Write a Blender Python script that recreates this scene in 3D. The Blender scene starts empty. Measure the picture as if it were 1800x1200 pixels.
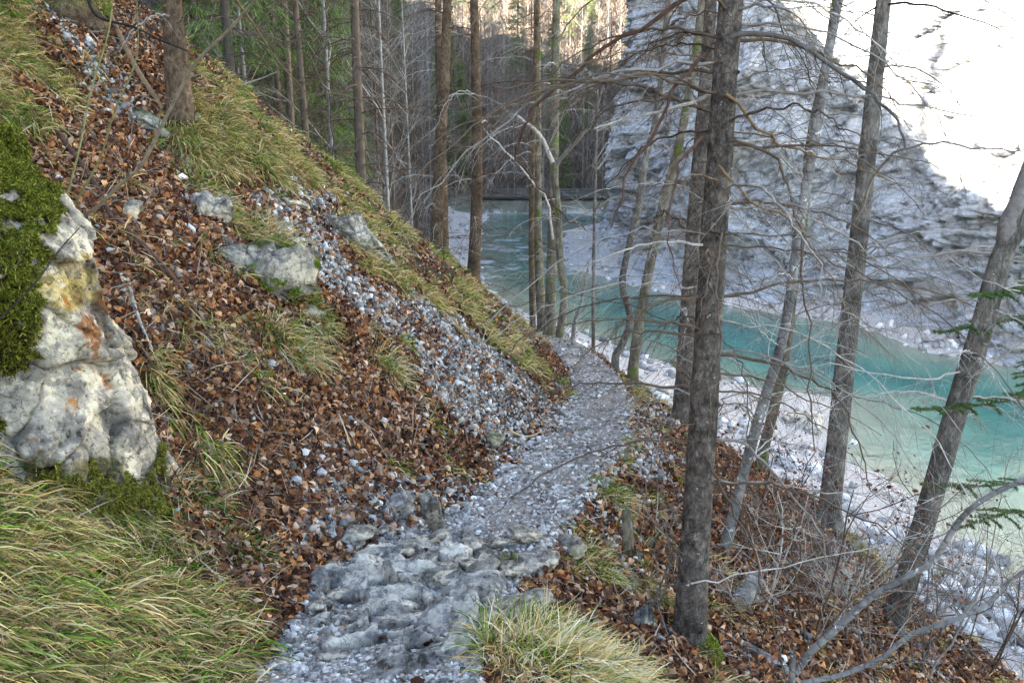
import bpy, math, random
import numpy as np
from mathutils import Vector

random.seed(7); RNG = np.random.default_rng(7)
SC = bpy.context.scene
COL = bpy.context.collection
# ------------------------------------------------------------------ camera / light
F = 1400.0; PITCH = math.radians(15)
cam = bpy.data.cameras.new('camera'); cam.lens = 28; cam.sensor_width = 36
cam.clip_start = 0.05; cam.clip_end = 2000
camo = bpy.data.objects.new('camera', cam); COL.objects.link(camo)
camo.location = (0, 0, 0); camo.rotation_euler = (math.radians(90) - PITCH, 0, 0)
SC.camera = camo
SUN_EL = math.radians(25); SUN_H = Vector((-0.8, -0.6, 0)).normalized()
to_sun = Vector((SUN_H.x * math.cos(SUN_EL), SUN_H.y * math.cos(SUN_EL), math.sin(SUN_EL)))
sl = bpy.data.lights.new('sun', 'SUN'); sl.energy = 5.0; sl.angle = math.radians(0.5); sl.color = (1, 0.90, 0.76)
so = bpy.data.objects.new('sun', sl); COL.objects.link(so)
so.rotation_euler = to_sun.to_track_quat('Z', 'Y').to_euler()
wd = bpy.data.worlds.new('World'); SC.world = wd; wd.use_nodes = True
nt = wd.node_tree; nt.nodes.clear()
sky = nt.nodes.new('ShaderNodeTexSky'); sky.sky_type = 'NISHITA'; sky.sun_disc = False
sky.sun_elevation = SUN_EL; sky.sun_rotation = math.atan2(SUN_H.x, SUN_H.y)
sky.air_density = 1.0; sky.dust_density = 1.0; sky.ozone_density = 1.0
hs = nt.nodes.new('ShaderNodeHueSaturation'); hs.inputs['Saturation'].default_value = 1.0
bg = nt.nodes.new('ShaderNodeBackground'); bg.inputs['Strength'].default_value = 0.055
wo = nt.nodes.new('ShaderNodeOutputWorld')
nt.links.new(sky.outputs[0], hs.inputs['Color']); nt.links.new(hs.outputs[0], bg.inputs[0]); nt.links.new(bg.outputs[0], wo.inputs[0])
SC.view_settings.view_transform = 'Standard'; SC.view_settings.look = 'None'
SC.view_settings.gamma = 1; SC.view_settings.exposure = 4.05
SC.render.engine = 'CYCLES'

# ------------------------------------------------------------------ maths helpers
FW = np.array([0, math.cos(PITCH), -math.sin(PITCH)]); UP = np.array([0, math.sin(PITCH), math.cos(PITCH)])
def proj(P):
    P = np.asarray(P, float); d = P @ FW; d = np.where(np.abs(d) < 1e-3, 1e-3, d)
    px = 900 + F * P[..., 0] / d; py = 600 - F * (P @ UP) / d
    return px, py, d
def ray(px, py):
    return FW + np.array([1., 0, 0]) * (px - 900) / F + UP * (600 - py) / F
def at(px, py, Y):
    r = ray(px, py); return r * (Y / r[1])
_tab = np.random.default_rng(3).random(65536)
def vnoise(x, y, z=0, seed=0):
    x = np.asarray(x, float); y = np.asarray(y, float); z = np.asarray(z, float) + x * 0
    ix = np.floor(x).astype(np.int64); iy = np.floor(y).astype(np.int64); iz = np.floor(z).astype(np.int64)
    fx = x - ix; fy = y - iy; fz = z - iz
    fx = fx * fx * (3 - 2 * fx); fy = fy * fy * (3 - 2 * fy); fz = fz * fz * (3 - 2 * fz)
    def h(a, b, c): return _tab[(a * 73856093 ^ b * 19349663 ^ c * 83492791 ^ (seed * 2654435 + 77)) & 65535]
    def l(a, b, t): return a + (b - a) * t
    r = l(l(l(h(ix, iy, iz), h(ix + 1, iy, iz), fx), l(h(ix, iy + 1, iz), h(ix + 1, iy + 1, iz), fx), fy),
          l(l(h(ix, iy, iz + 1), h(ix + 1, iy, iz + 1), fx), l(h(ix, iy + 1, iz + 1), h(ix + 1, iy + 1, iz + 1), fx), fy), fz)
    return r * 2 - 1
def fbm(x, y, z=0, oct=4, seed=0, gain=0.5):
    s = 0; a = 1; t = 0
    for o in range(oct):
        s = s + a * vnoise(np.asarray(x) * 2**o, np.asarray(y) * 2**o, np.asarray(z) * 2**o, seed + o * 17); t += a; a *= gain
    return s / t
def sstep(a, b, x):
    t = np.clip((x - a) / (b - a), 0, 1); return t * t * (3 - 2 * t)
def inpoly(px, py, poly):
    px = np.asarray(px); py = np.asarray(py); r = np.zeros(px.shape, bool); n = len(poly)
    for i in range(n):
        x1, y1 = poly[i]; x2, y2 = poly[(i + 1) % n]
        if y1 == y2: continue
        c = ((y1 > py) != (y2 > py)) & (px < (x2 - x1) * (py - y1) / (y2 - y1) + x1); r ^= c
    return r

# ------------------------------------------------------------------ terrain
KY = [-60, -8, 0, 2.0, 2.8, 3.6, 4.4, 5.2, 6.1, 7.6, 9.5, 12, 15, 19, 24, 30, 40, 60, 80, 95, 200]
KX = [-6, -1.4, -.75, -.64, -.60, -.57, -.42, 0.0, 0.32, .80, 1.14, 1.26, 1.1, .62, -1.9, -5, -7.5, -7, -7, -8, -10]
KZ = [2, -.9, -1.62, -2.0, -2.20, -2.42, -2.56, -2.68, -2.79, -3.0, -3.3, -3.68, -4.12, -4.75, -5.45, -6.2, -7.5, -8.5, -8.8, -8.8, -8.8]
KW = [.5, .5, .45, .45, .46, .5, .56, .45, .40, .40, .35, .32, .31, .3, .3, .3, .3, .3, .3, .3, .3]
def smooth_table(K):
    yy = np.arange(-60, 200, .1); v = np.interp(yy, KY, K)
    w = 9; k = np.hanning(w + 2); k /= k.sum(); v2 = np.convolve(np.pad(v, (w + 1) // 2 + 0, mode='edge'), k, mode='same')
    p = (w + 1) // 2; return yy, v2[p:-p]
TX, TZ, TW = smooth_table(KX), smooth_table(KZ), smooth_table(KW)
pathx = lambda y: np.interp(y, *TX)
pathz = lambda y: np.interp(y, *TZ)
pathw = lambda y: np.interp(y, *TW)
SHY = [0, 16.8, 18.9, 21.4, 23.4, 26.4, 28.9, 30, 33, 40, 45, 55, 67, 80, 97]
SHX = [11.5, 11.1, 10.9, 11.3, 10.1, 12, 12.7, 9.9, 6.9, 2.9, 0, -2.5, -2.8, -3, -3]
FHY = [0, 10, 20, 32.6, 35.3, 40.8, 45.7, 54, 58, 67, 80, 87, 92, 200]
FHX = [50, 42, 33, 21.9, 19.4, 17.9, 11.7, 7, 4.2, 4, 5.5, 9, 34, 40]
def bed(x, y):
    e = .6 * fbm(x * .5, y * .5, 3, 3)
    s = np.maximum(np.maximum(np.interp(y, SHY, SHX) - x, x - np.interp(y, FHY, FHX)), (y - 97) * 1.6) + e
    return -10 + np.where(s > 0, np.clip(s * .13, 0, 1.1), np.maximum(s * .16, -2.2))
def hw(y): return pathw(y)
def H(x, y, fine=True):
    x = np.asarray(x, float); y = np.asarray(y, float)
    px_, pz_, w = pathx(y), pathz(y), pathw(y)
    d = x - px_
    wl = w + .08 * vnoise(y * 1.7, x * 0 + 5)
    up = np.maximum(-d - wl, 0)
    m = .85 + .05 * vnoise(y * .15, x * .1, 2)
    # soft foot, then constant slope
    hu = m * (np.sqrt(up**2 + .02) - .1414)
    shadow_crest = np.interp(y, [-60, -25, -10, -1, 3, 9, 14, 24, 40, 60, 90, 200], [12, 15, 19, 23, 24.5, 28, 33, 52, 68, 68, 44, 30]) + 1.3 * fbm(y * .5, y * 0 + 4, 0, 3) + 3 * fbm(y * .08, y * 0 + 1, 0, 3)  # unseen hilltop, heights shaped to set the shadow edge on the cliff
    zl = pz_ + hu
    hu = hu + .6 * np.maximum(up - 15, 0)  # steepened above the view so the hill's shade reaches higher
    zl = pz_ + hu
    zl = np.where(zl > shadow_crest, shadow_crest - .3 * (zl - shadow_crest), zl)
    dn = np.maximum(d - w, 0)
    L = np.interp(y, [0, 4, 6.5, 8.5, 10, 11.5, 14, 200], [4.5, 5.2, 4.6, 3.0, 1.7, .9, .4, .4])
    m1 = np.interp(y, [0, 4, 9, 12], [.5, .66, .6, .7])
    hd = np.where(dn < L, m1 * dn, m1 * L + 1.25 * (dn - L))
    zr = pz_ - hd
    z = np.where(d < 0, zl, zr)
    off = sstep(0, .25, np.abs(d) - w)                 # 1 off the path
    if fine:
        big = .22 * fbm(x * .55, y * .55, 0, 3, 11)
        med = .09 * fbm(x * 2.2, y * 2.2, 0, 3, 12)
        fin = .022 * fbm(x * 9, y * 9, 0, 2, 13)
        z = z + off * sstep(0, .8, np.abs(d) - w) * big + (.25 + .75 * off) * (med * (.35 + .65 * off) + fin)
    # mound under the tussock right of the path, at the photographer's feet
    z = z + .17 * np.exp(-(((x - .22) / .30)**2 + ((y - 3.0) / .45)**2))
    z = z - .20 * np.exp(-(((x + 1.85) / .35)**2 + ((y - 3.55) / .35)**2))
    # undercut bank near the ridge rocks
    z = z + .25 * np.exp(-(((x + 3.0) / .8)**2 + ((y - 8.5) / 1.0)**2))
    b = bed(x, y) + (.05 * fbm(x * 2, y * 2, 1, 3) if fine else 0)
    z = np.maximum(z, np.minimum(b, -8.9))
    yy_ = y + 5 * fbm(x * .09, y * .05, 7, 3) - .12 * np.abs(x - 4)
    fh = -9.3 + .74 * (np.sqrt(np.maximum(yy_ - 105, 0)**2 + 9) - 3) + (1.2 * fbm(x * .12, y * .12, 5, 3) if fine else 0) * sstep(106, 116, y)
    z = np.where(y > 100, np.maximum(z, fh), z)
    return z
def ground(px, py):
    r = ray(px, py); t = 1.0; prev = None
    while t < 260:
        P = r * t
        if P[2] < float(H(P[0], P[1])): break
        prev = t; t *= 1.01
    a, b = prev or .5, t
    for _ in range(18):
        m = (a + b) / 2; P = r * m
        if P[2] < float(H(P[0], P[1])): b = m
        else: a = m
    return r * b
def gz(x, y): return float(H(x, y))
def nrm(x, y, e=.12):
    v = np.array([-(gz(x + e, y) - gz(x - e, y)) / (2 * e), -(gz(x, y + e) - gz(x, y - e)) / (2 * e), 1.]); return v / np.linalg.norm(v)

# ------------------------------------------------------------------ mesh builder
class MB:
    def __init__(s): s.v = []; s.f = {}; s.n = 0; s.c = []; s.hc = False
    def add(s, v, faces, col=None):
        v = np.asarray(v, float).reshape(-1, 3)
        for f in faces:
            f = np.asarray(f, np.int64)
            if f.size: s.f.setdefault(f.shape[1], []).append(f + s.n)
        s.v.append(v); s.n += len(v)
        if col is None: s.c.append(np.ones((len(v), 3)))
        else:
            s.hc = True; col = np.asarray(col, float); s.c.append(np.broadcast_to(col, (len(v), 3)) if col.ndim == 1 else col)
    def tube(s, pts, rad, sides=5, col=None, cap=False, rough=0, flare=None):
        pts = np.asarray(pts, float); n = len(pts); rad = np.broadcast_to(np.asarray(rad, float), (n,))
        t = np.gradient(pts, axis=0); t /= (np.linalg.norm(t, axis=1, keepdims=True) + 1e-9)
        ref = np.array([0, 0, 1.]) if abs(t[:, 2]).mean() < .8 else np.array([1., 0, 0])
        a = np.cross(t, ref); a /= (np.linalg.norm(a, axis=1, keepdims=True) + 1e-9); b = np.cross(t, a)
        th = np.arange(sides) / sides * 2 * np.pi
        rr = rad[:, None] * np.ones(sides)[None]
        if rough:
            rr = rr * (1 + rough * fbm(np.cos(th)[None] * 1.5 + pts[:, :1] * 3, np.sin(th)[None] * 1.5 + pts[:, 1:2], pts[:, 2:3] * 4, 3))
        if flare is not None: rr = rr * flare(th[None], pts)
        v = pts[:, None] + rr[..., None] * (np.cos(th)[None, :, None] * a[:, None] + np.sin(th)[None, :, None] * b[:, None])
        i = np.arange(n - 1)[:, None] * sides; j = np.arange(sides)[None]; j2 = (j + 1) % sides
        q = np.stack([i + j, i + sides + j, i + sides + j2, i + j2], -1).reshape(-1, 4)
        fs = [q]
        if cap: fs += [np.arange(sides)[None] + (n - 1) * sides, np.arange(sides)[::-1][None]]
        s.add(v.reshape(-1, 3), fs, col)
    def box(s, x0, x1, y0, y1, z0, z1, col=None):
        v = [(x, y, z) for x in (x0, x1) for y in (y0, y1) for z in (z0, z1)]
        s.add(v, [[(0, 1, 3, 2), (4, 6, 7, 5), (0, 4, 5, 1), (2, 3, 7, 6), (0, 2, 6, 4), (1, 5, 7, 3)]], col)
    def mesh(s, name, smooth=False, origin=None):
        me = bpy.data.meshes.new(name); v = np.concatenate(s.v) if s.v else np.zeros((0, 3))
        if origin is not None: v = v - np.asarray(origin)
        me.vertices.add(len(v)); me.vertices.foreach_set('co', v.astype(np.float32).ravel())
        li = []; ls = []; st = 0
        for k, fl in s.f.items():
            f = np.concatenate(fl); li.append(f.ravel()); ls.append(st + np.arange(len(f)) * k); st += f.size
        li = np.concatenate(li); ls = np.concatenate(ls)
        me.loops.add(len(li)); me.loops.foreach_set('vertex_index', li.astype(np.int32))
        me.polygons.add(len(ls)); me.polygons.foreach_set('loop_start', ls.astype(np.int32))
        if smooth: me.polygons.foreach_set('use_smooth', np.ones(len(ls), bool))
        if s.hc:
            c = np.concatenate(s.c); a = me.color_attributes.new('Col', 'FLOAT_COLOR', 'POINT')
            a.data.foreach_set('color', np.concatenate([c, np.ones((len(c), 1))], 1).astype(np.float32).ravel())
        me.update(calc_edges=True); me.validate()
        return me
    def build(s, name, mat, parent=None, smooth=False, origin=None):
        if parent is not None and origin is None: origin = np.array(parent.location)
        me = s.mesh(name, smooth, origin); me.materials.append(mat)
        o = bpy.data.objects.new(name, me); COL.objects.link(o)
        if parent is not None: o.parent = parent
        elif origin is not None: o.location = tuple(origin)
        return o
def tag(o, label=None, cat=None, group=None, kind=None):
    for k, v in (('label', label), ('category', cat), ('group', group), ('kind', kind)):
        if v: o[k] = v
    return o
def empty(name, loc, label, cat, group=None):
    o = bpy.data.objects.new(name, None); COL.objects.link(o); o.location = tuple(float(a) for a in loc); o.empty_display_size = .2
    return tag(o, label, cat, group)
def unit(v): v = np.asarray(v, float); return v / (np.linalg.norm(v) + 1e-9)
def spline(P, n):
    P = np.asarray(P, float)
    if len(P) == 2: return P[0] + (P[1] - P[0]) * np.linspace(0, 1, n)[:, None]
    Q = np.vstack([2 * P[0] - P[1], P, 2 * P[-1] - P[-2]]); out = []
    for u in np.linspace(0, len(P) - 1 - 1e-6, n):
        i = int(u); t = u - i; a, b, c, d = Q[i:i + 4]
        out.append(.5 * ((2 * b) + (c - a) * t + (2 * a - 5 * b + 4 * c - d) * t * t + (3 * b - a - 3 * c + d) * t**3))
    return np.array(out)

# ------------------------------------------------------------------ materials
def newmat(name):
    m = bpy.data.materials.new(name); m.use_nodes = True; n = m.node_tree; n.nodes.clear()
    out = n.nodes.new('ShaderNodeOutputMaterial'); p = n.nodes.new('ShaderNodeBsdfPrincipled'); n.links.new(p.outputs[0], out.inputs[0])
    return m, n, p
def N(n, t, **k):
    o = n.nodes.new(t)
    for a, b in k.items():
        if a.startswith('i_'): o.inputs[a[2:].replace('_', ' ')].default_value = b
        else: setattr(o, a, b)
    return o
def coords(n, scale=(1, 1, 1)):
    tc = N(n, 'ShaderNodeTexCoord'); mp = N(n, 'ShaderNodeMapping'); mp.inputs['Scale'].default_value = scale
    n.links.new(tc.outputs['Object'], mp.inputs[0]); return mp.outputs[0]
def noise_(n, co, scale, detail=5, rough=.55):
    t = N(n, 'ShaderNodeTexNoise'); t.inputs['Scale'].default_value = scale; t.inputs['Detail'].default_value = detail; t.inputs['Roughness'].default_value = rough
    n.links.new(co, t.inputs['Vector']); return t.outputs['Fac']
def ramp(n, fac, stops):
    r = N(n, 'ShaderNodeValToRGB'); e = r.color_ramp.elements
    while len(e) < len(stops): e.new(.5)
    for k, (p, c) in enumerate(stops):
        e[k].position = p; e[k].color = (*c, 1) if len(c) == 3 else c
    n.links.new(fac, r.inputs[0]); return r.outputs[0]
def mix(n, fac, a, b, mode='MIX'):
    m = N(n, 'ShaderNodeMix', data_type='RGBA', blend_type=mode)
    for s, v in ((0, fac), (6, a), (7, b)):
        if isinstance(v, (int, float)): m.inputs[s].default_value = v
        elif isinstance(v, tuple): m.inputs[s].default_value = (*v, 1)
        else: n.links.new(v, m.inputs[s])
    return m.outputs[2]
def bump(n, p, h, strength=.5, dist=.02):
    b = N(n, 'ShaderNodeBump'); b.inputs['Strength'].default_value = strength; b.inputs['Distance'].default_value = dist
    n.links.new(h, b.inputs['Height']); n.links.new(b.outputs[0], p.inputs['Normal'])
def colmat(name, rough=.7, nscale=None, namp=.3, spec=.3, bumpd=0, trans=0):
    m, n, p = newmat(name)
    a = N(n, 'ShaderNodeVertexColor', layer_name='Col'); c = a.outputs[0]
    if nscale:
        f = noise_(n, coords(n), nscale, 4); g = ramp(n, f, [(.3, (1 - namp,) * 3), (.7, (1 + namp,) * 3)])
        c = mix(n, 1.0, c, g, 'MULTIPLY')
        if bumpd: bump(n, p, f, .8, bumpd)
    n.links.new(c, p.inputs['Base Color']); p.inputs['Roughness'].default_value = rough; p.inputs['Specular IOR Level'].default_value = spec
    if trans:
        o = [q for q in n.nodes if q.type == 'OUTPUT_MATERIAL'][0]; t = N(n, 'ShaderNodeBsdfTranslucent'); mx = N(n, 'ShaderNodeMixShader'); mx.inputs[0].default_value = trans
        n.links.new(c, t.inputs[0]); n.links.new(p.outputs[0], mx.inputs[1]); n.links.new(t.outputs[0], mx.inputs[2]); n.links.new(mx.outputs[0], o.inputs[0])
    return m
def bark(name, dark, mid, light, spots=(.55, .56, .53), spot=.66, vs=(1, 1, .35), sc=38, moss=None):
    m, n, p = newmat(name); co = coords(n, vs)
    v = N(n, 'ShaderNodeTexVoronoi', feature='DISTANCE_TO_EDGE'); v.inputs['Scale'].default_value = sc
    wob = N(n, 'ShaderNodeTexNoise'); wob.inputs['Scale'].default_value = sc * .6; n.links.new(co, wob.inputs['Vector'])
    av = N(n, 'ShaderNodeVectorMath', operation='MULTIPLY_ADD'); n.links.new(wob.outputs['Color'], av.inputs[0]); av.inputs[1].default_value = (.06,) * 3; n.links.new(co, av.inputs[2])
    n.links.new(av.outputs[0], v.inputs['Vector'])
    e = ramp(n, v.outputs['Distance'], [(0, (0, 0, 0)), (.12, (1, 1, 1))])
    f = noise_(n, co, sc * .5, 6, .7); c = ramp(n, f, [(.3, dark), (.5, mid), (.72, light)])
    c = mix(n, e, mix(n, .5, c, dark), c)
    co2 = coords(n); s = noise_(n, co2, 15, 5, .62); sm = ramp(n, s, [(spot, (0, 0, 0)), (spot + .03, (1, 1, 1))])
    c = mix(n, sm, c, spots)
    c = mix(n, 1, c, ramp(n, noise_(n, co2, 4, 5, .65), [(.35, (.55,) * 3), (.5, (1,) * 3), (.65, (1.5, 1.5, 1.48))]), 'MULTIPLY')
    if moss:
        s2 = noise_(n, co2, 3.0, 5, .6); mm = ramp(n, s2, [(moss, (0, 0, 0)), (moss + .08, (1, 1, 1))]); c = mix(n, mm, c, (.09, .13, .015))
    n.links.new(c, p.inputs['Base Color']); p.inputs['Roughness'].default_value = .9; p.inputs['Specular IOR Level'].default_value = .06
    h = N(n, 'ShaderNodeMath', operation='MULTIPLY_ADD'); n.links.new(e, h.inputs[0]); h.inputs[1].default_value = .5; n.links.new(f, h.inputs[2])
    bump(n, p, h.outputs[0], .9, .012); return m
M = {}
M['leaf'] = colmat('leaf_litter', .75, None, trans=.05, spec=.06)
M['grass'] = colmat('grass_blades', .7, None, trans=.08, spec=.06)
M['moss'] = colmat('moss_fibres', .8, None, trans=.08, spec=.08)
M['needle'] = colmat('needles', .6, None, trans=.2)
M['stone'] = colmat('scree_stone', .9, 30, .3, bumpd=.01, spec=.08)

M['twig'] = colmat('twig_bark', .85, 25, .35, spec=.08)
M['spruce_bark'] = bark('spruce_bark', (.03, .026, .022), (.11, .094, .078), (.25, .215, .175), spot=.67, vs=(1, 1, .62), sc=52)
M['warm_bark'] = bark('warm_spruce_bark', (.045, .030, .019), (.13, .09, .058), (.25, .18, .115), spot=.74, vs=(1, 1, .6), sc=58)
M['grey_bark'] = bark('grey_bark', (.05, .045, .038), (.13, .12, .10), (.26, .24, .21), spot=.68, sc=34)
M['mossy_bark'] = bark('mossy_bark', (.06, .052, .036), (.16, .14, .10), (.27, .24, .19), spot=.68, sc=34, moss=.55)
M['far_bark'] = colmat('distant_bark', .85, 6, .3)
M['smooth_bark'] = bark('smooth_grey_bark', (.11, .105, .095), (.19, .185, .17), (.30, .30, .28), spot=.62, sc=14, vs=(1, 1, 1))

def ground_mat():
    m, n, p = newmat('forest_floor'); a = N(n, 'ShaderNodeVertexColor', layer_name='Col').outputs[0]; co = coords(n)
    f = noise_(n, co, 14, 8, .7); f2 = noise_(n, co, 70, 4, .7)
    c = mix(n, 1, a, ramp(n, f, [(.3, (.45,) * 3), (.7, (1.5,) * 3)]), 'MULTIPLY')
    c = mix(n, 1, c, ramp(n, f2, [(.3, (.55,) * 3), (.7, (1.45,) * 3)]), 'MULTIPLY')
    n.links.new(c, p.inputs['Base Color']); p.inputs['Roughness'].default_value = .95; p.inputs['Specular IOR Level'].default_value = .1
    h = N(n, 'ShaderNodeMath', operation='ADD'); n.links.new(f, h.inputs[0]); n.links.new(f2, h.inputs[1]); bump(n, p, h.outputs[0], .8, .03); return m
M['ground'] = ground_mat()
def rock_mat():
    m, n, p = newmat('weathered_limestone'); a = N(n, 'ShaderNodeVertexColor', layer_name='Col').outputs[0]; co = coords(n)
    f1 = noise_(n, co, 5, 12, .72); f2 = noise_(n, co, 26, 8, .7)
    wn = N(n, 'ShaderNodeTexNoise'); wn.inputs['Scale'].default_value = 4; wn.inputs['Detail'].default_value = 6; n.links.new(co, wn.inputs['Vector'])
    av = N(n, 'ShaderNodeVectorMath', operation='MULTIPLY_ADD'); n.links.new(wn.outputs['Color'], av.inputs[0]); av.inputs[1].default_value = (.5,) * 3; n.links.new(co, av.inputs[2])
    v = N(n, 'ShaderNodeTexVoronoi', feature='DISTANCE_TO_EDGE'); v.inputs['Scale'].default_value = 4.5; n.links.new(av.outputs[0], v.inputs['Vector'])
    ck = ramp(n, v.outputs['Distance'], [(0, (0, 0, 0)), (.02, (1, 1, 1))])
    ck = mix(n, ramp(n, noise_(n, co, 2.5, 3), [(.5, (0, 0, 0)), (.6, (1, 1, 1))]), (1, 1, 1), ck)
    c = mix(n, 1, a, ramp(n, f1, [(.36, (.16, .145, .125)), (.41, (.62, .60, .57)), (.485, (.78, .76, .73)), (.505, (1.35, 1.28, 1.14)), (.66, (1.55, 1.47, 1.3))]), 'MULTIPLY')
    c = mix(n, 1, c, ramp(n, f2, [(.36, (.35, .33, .30)), (.44, (.95,) * 3), (.65, (1.25,) * 3)]), 'MULTIPLY')
    c = mix(n, 1, c, mix(n, ck, (.35, .32, .28), (1, 1, 1)), 'MULTIPLY')
    n.links.new(c, p.inputs['Base Color']); p.inputs['Roughness'].default_value = .9; p.inputs['Specular IOR Level'].default_value = .15
    h = N(n, 'ShaderNodeMath', operation='ADD'); n.links.new(f1, h.inputs[0]); n.links.new(f2, h.inputs[1]); h2 = N(n, 'ShaderNodeMath', operation='MULTIPLY_ADD'); n.links.new(ck, h2.inputs[0]); h2.inputs[1].default_value = .15; n.links.new(h.outputs[0], h2.inputs[2])
    bump(n, p, h2.outputs[0], 1, .07); return m
M['rock'] = rock_mat()
def cliff_mat():
    m, n, p = newmat('banded_limestone'); a = N(n, 'ShaderNodeVertexColor', layer_name='Col').outputs[0]
    co = coords(n, (1, 1, 1)); mp = N(n, 'ShaderNodeMapping'); tc = N(n, 'ShaderNodeTexCoord'); wn = N(n, 'ShaderNodeTexNoise'); wn.inputs['Scale'].default_value = .12; wn.inputs['Detail'].default_value = 4; n.links.new(tc.outputs['Object'], wn.inputs['Vector']); av = N(n, 'ShaderNodeVectorMath', operation='MULTIPLY_ADD'); n.links.new(wn.outputs['Color'], av.inputs[0]); av.inputs[1].default_value = (2.5,) * 3; n.links.new(tc.outputs['Object'], av.inputs[2]); n.links.new(av.outputs[0], mp.inputs[0])
    mp.inputs['Rotation'].default_value = (math.radians(8), math.radians(22), 0); mp.inputs['Scale'].default_value = (.30, .30, 3.4)
    f = noise_(n, mp.outputs[0], 2.2, 12, .74); f2 = noise_(n, co, 3.0, 12, .76)
    c = mix(n, 1, a, ramp(n, f, [(.37, (.10, .095, .09)), (.41, (.75,) * 3), (.56, (1.12,) * 3)]), 'MULTIPLY')
    c = mix(n, 1, c, ramp(n, f2, [(.36, (.4, .38, .35)), (.44, (.92,) * 3), (.6, (1.15,) * 3)]), 'MULTIPLY')
    n.links.new(c, p.inputs['Base Color']); p.inputs['Roughness'].default_value = .9; p.inputs['Specular IOR Level'].default_value = .15
    h = N(n, 'ShaderNodeMath', operation='ADD'); n.links.new(f, h.inputs[0]); n.links.new(f2, h.inputs[1]); bump(n, p, h.outputs[0], 1, .45); return m
M['cliff'] = cliff_mat()
def water_mat():
    m, n, p = newmat('clear_river_water'); a = N(n, 'ShaderNodeVertexColor', layer_name='Col').outputs[0]
    co = coords(n, (1, .5, 1)); f = noise_(n, co, .5, 6, .65)
    c = mix(n, 1, a, ramp(n, f, [(.3, (.7,) * 3), (.7, (1.3,) * 3)]), 'MULTIPLY')
    n.links.new(c, p.inputs['Base Color']); p.inputs['Roughness'].default_value = .06; p.inputs['IOR'].default_value = 1.33
    co2 = coords(n, (1, 1, 1)); w = noise_(n, co2, 2.2, 5, .6); bump(n, p, w, .35, .12); return m
M['water'] = water_mat()
M['wood'] = colmat('weathered_wood', .8, 12, .3)

# ------------------------------------------------------------------ ground cover classes (world places, looked up by where they appear)
SCREE = [[(430, 300), (560, 325), (600, 400), (650, 470), (760, 540), (860, 620), (960, 695), (1020, 730), (1020, 800), (900, 800), (830, 760), (760, 700), (690, 640), (640, 580), (560, 500), (520, 420), (440, 360)],
         [(-60, -120), (70, -20), (130, 40), (210, 130), (310, 240), (350, 300), (300, 290), (240, 215), (150, 160), (90, 70), (-60, -20)],
         [(560, 800), (650, 780), (780, 830), (840, 860), (790, 970), (500, 950), (530, 880)],
         [(1080, 740), (1180, 760), (1200, 830), (1100, 800)]]
GRASS = [[(590, 290), (700, 350), (760, 440), (850, 470), (905, 560), (960, 605), (1010, 690), (990, 705), (880, 650), (760, 560), (700, 470), (610, 400)],
         [(320, 60), (420, 140), (560, 250), (620, 300), (600, 345), (470, 320), (400, 280), (340, 240), (330, 160)],
         [(-100, 0), (60, 30), (120, 100), (130, 200), (-100, 230)],
         [(390, 370), (450, 390), (500, 430), (480, 450), (420, 430), (340, 330)],
         [(-300, 700), (0, 780), (130, 860), (250, 940), (330, 985), (400, 1090), (470, 1330), (-300, 1400)],
         [(640, 590), (700, 600), (710, 660), (650, 650)],
         [(250, 640), (300, 640), (360, 770), (380, 830), (330, 820), (290, 740)]]
EDGE = [[(1085, 640), (1130, 650), (1200, 740), (1130, 760), (1060, 830), (1060, 900), (1110, 980), (1170, 1090), (1060, 1020), (1000, 930), (1050, 800), (1110, 720)],
        [(1500, 920), (1620, 980), (1560, 1010), (1480, 990)], [(1650, 980), (1760, 1050), (1700, 1100), (1620, 1030)]]
def masks(P):
    px, py, d = proj(P); q1, q2 = P[..., 0], P[..., 1]; jx = px + 34 * fbm(q1 * 1.6, q2 * 1.6, 1, 4, 5, .6) * 2; jy = py + 34 * fbm(q1 * 1.6, q2 * 1.6, 9, 4, 6, .6) * 2
    def anyp(L): r = np.zeros(px.shape, bool); [np.logical_or(r, inpoly(jx, jy, q), out=r) for q in L]; return r
    ok = (d > .3) & (P[..., 1] < 27)
    dd = P[..., 0] - pathx(P[..., 1])
    w = pathw(P[..., 1])
    left = dd < -w * .9; right = dd > w * .95
    g = anyp(GRASS) & ok & left; s = anyp(SCREE) & ok & (left | right); e = anyp(EDGE) & ok & right
    onpath = (np.abs(dd) < w * 1.05) & ok
    return dict(g=g, s=s, e=e, p=onpath, l=ok & ~g & ~s & ~e & ~onpath & (P[..., 2] > -8.6), left=left, right=right, ok=ok, dd=dd)

# ------------------------------------------------------------------ terrain sheet
rows = [-60, -45, -30, -20, -12, -7, -4, -2, -1, 0, .6, 1.0]
y = 1.3
while y < 190:
    rows.append(y); y += max(.028, .0115 * y) if y < 26 else .016 * y
rows = np.array(rows + [192.])
ds = [0]; u = 0
while u < 3.0: u += .032; ds.append(u)
while u < 95: u += max(.032, .022 * (u - 2)); ds.append(u)
ds = np.array(ds); us = np.concatenate([-ds[::-1][:-1], ds[ds < 60]])
GX = pathx(rows)[:, None] + us[None]; GY = rows[:, None] + 0 * GX; GZ = H(GX, GY)
onp = np.abs(us)[None] < pathw(rows)[:, None] * .8
G = np.stack([GX, GY, GZ], -1)
mk = masks(G)
nz = fbm(GX * 1.3, GY * 1.3, 0, 4, 21)[..., None]
gc = np.zeros(G.shape) + np.array([.040, .024, .015])
gc[mk['g']] = (.045, .034, .018); gc[mk['e']] = (.05, .036, .022); gc[mk['s']] = (.075, .062, .052); gc[mk['p']] = (.13, .12, .115)
gc = gc * (1 + .35 * nz)
farm = (GY > 27) & (GZ > -8.9)
gc[farm] = (np.array([.10, .08, .065]) * (1 + .6 * nz))[farm]
low = GZ < -8.85
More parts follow.
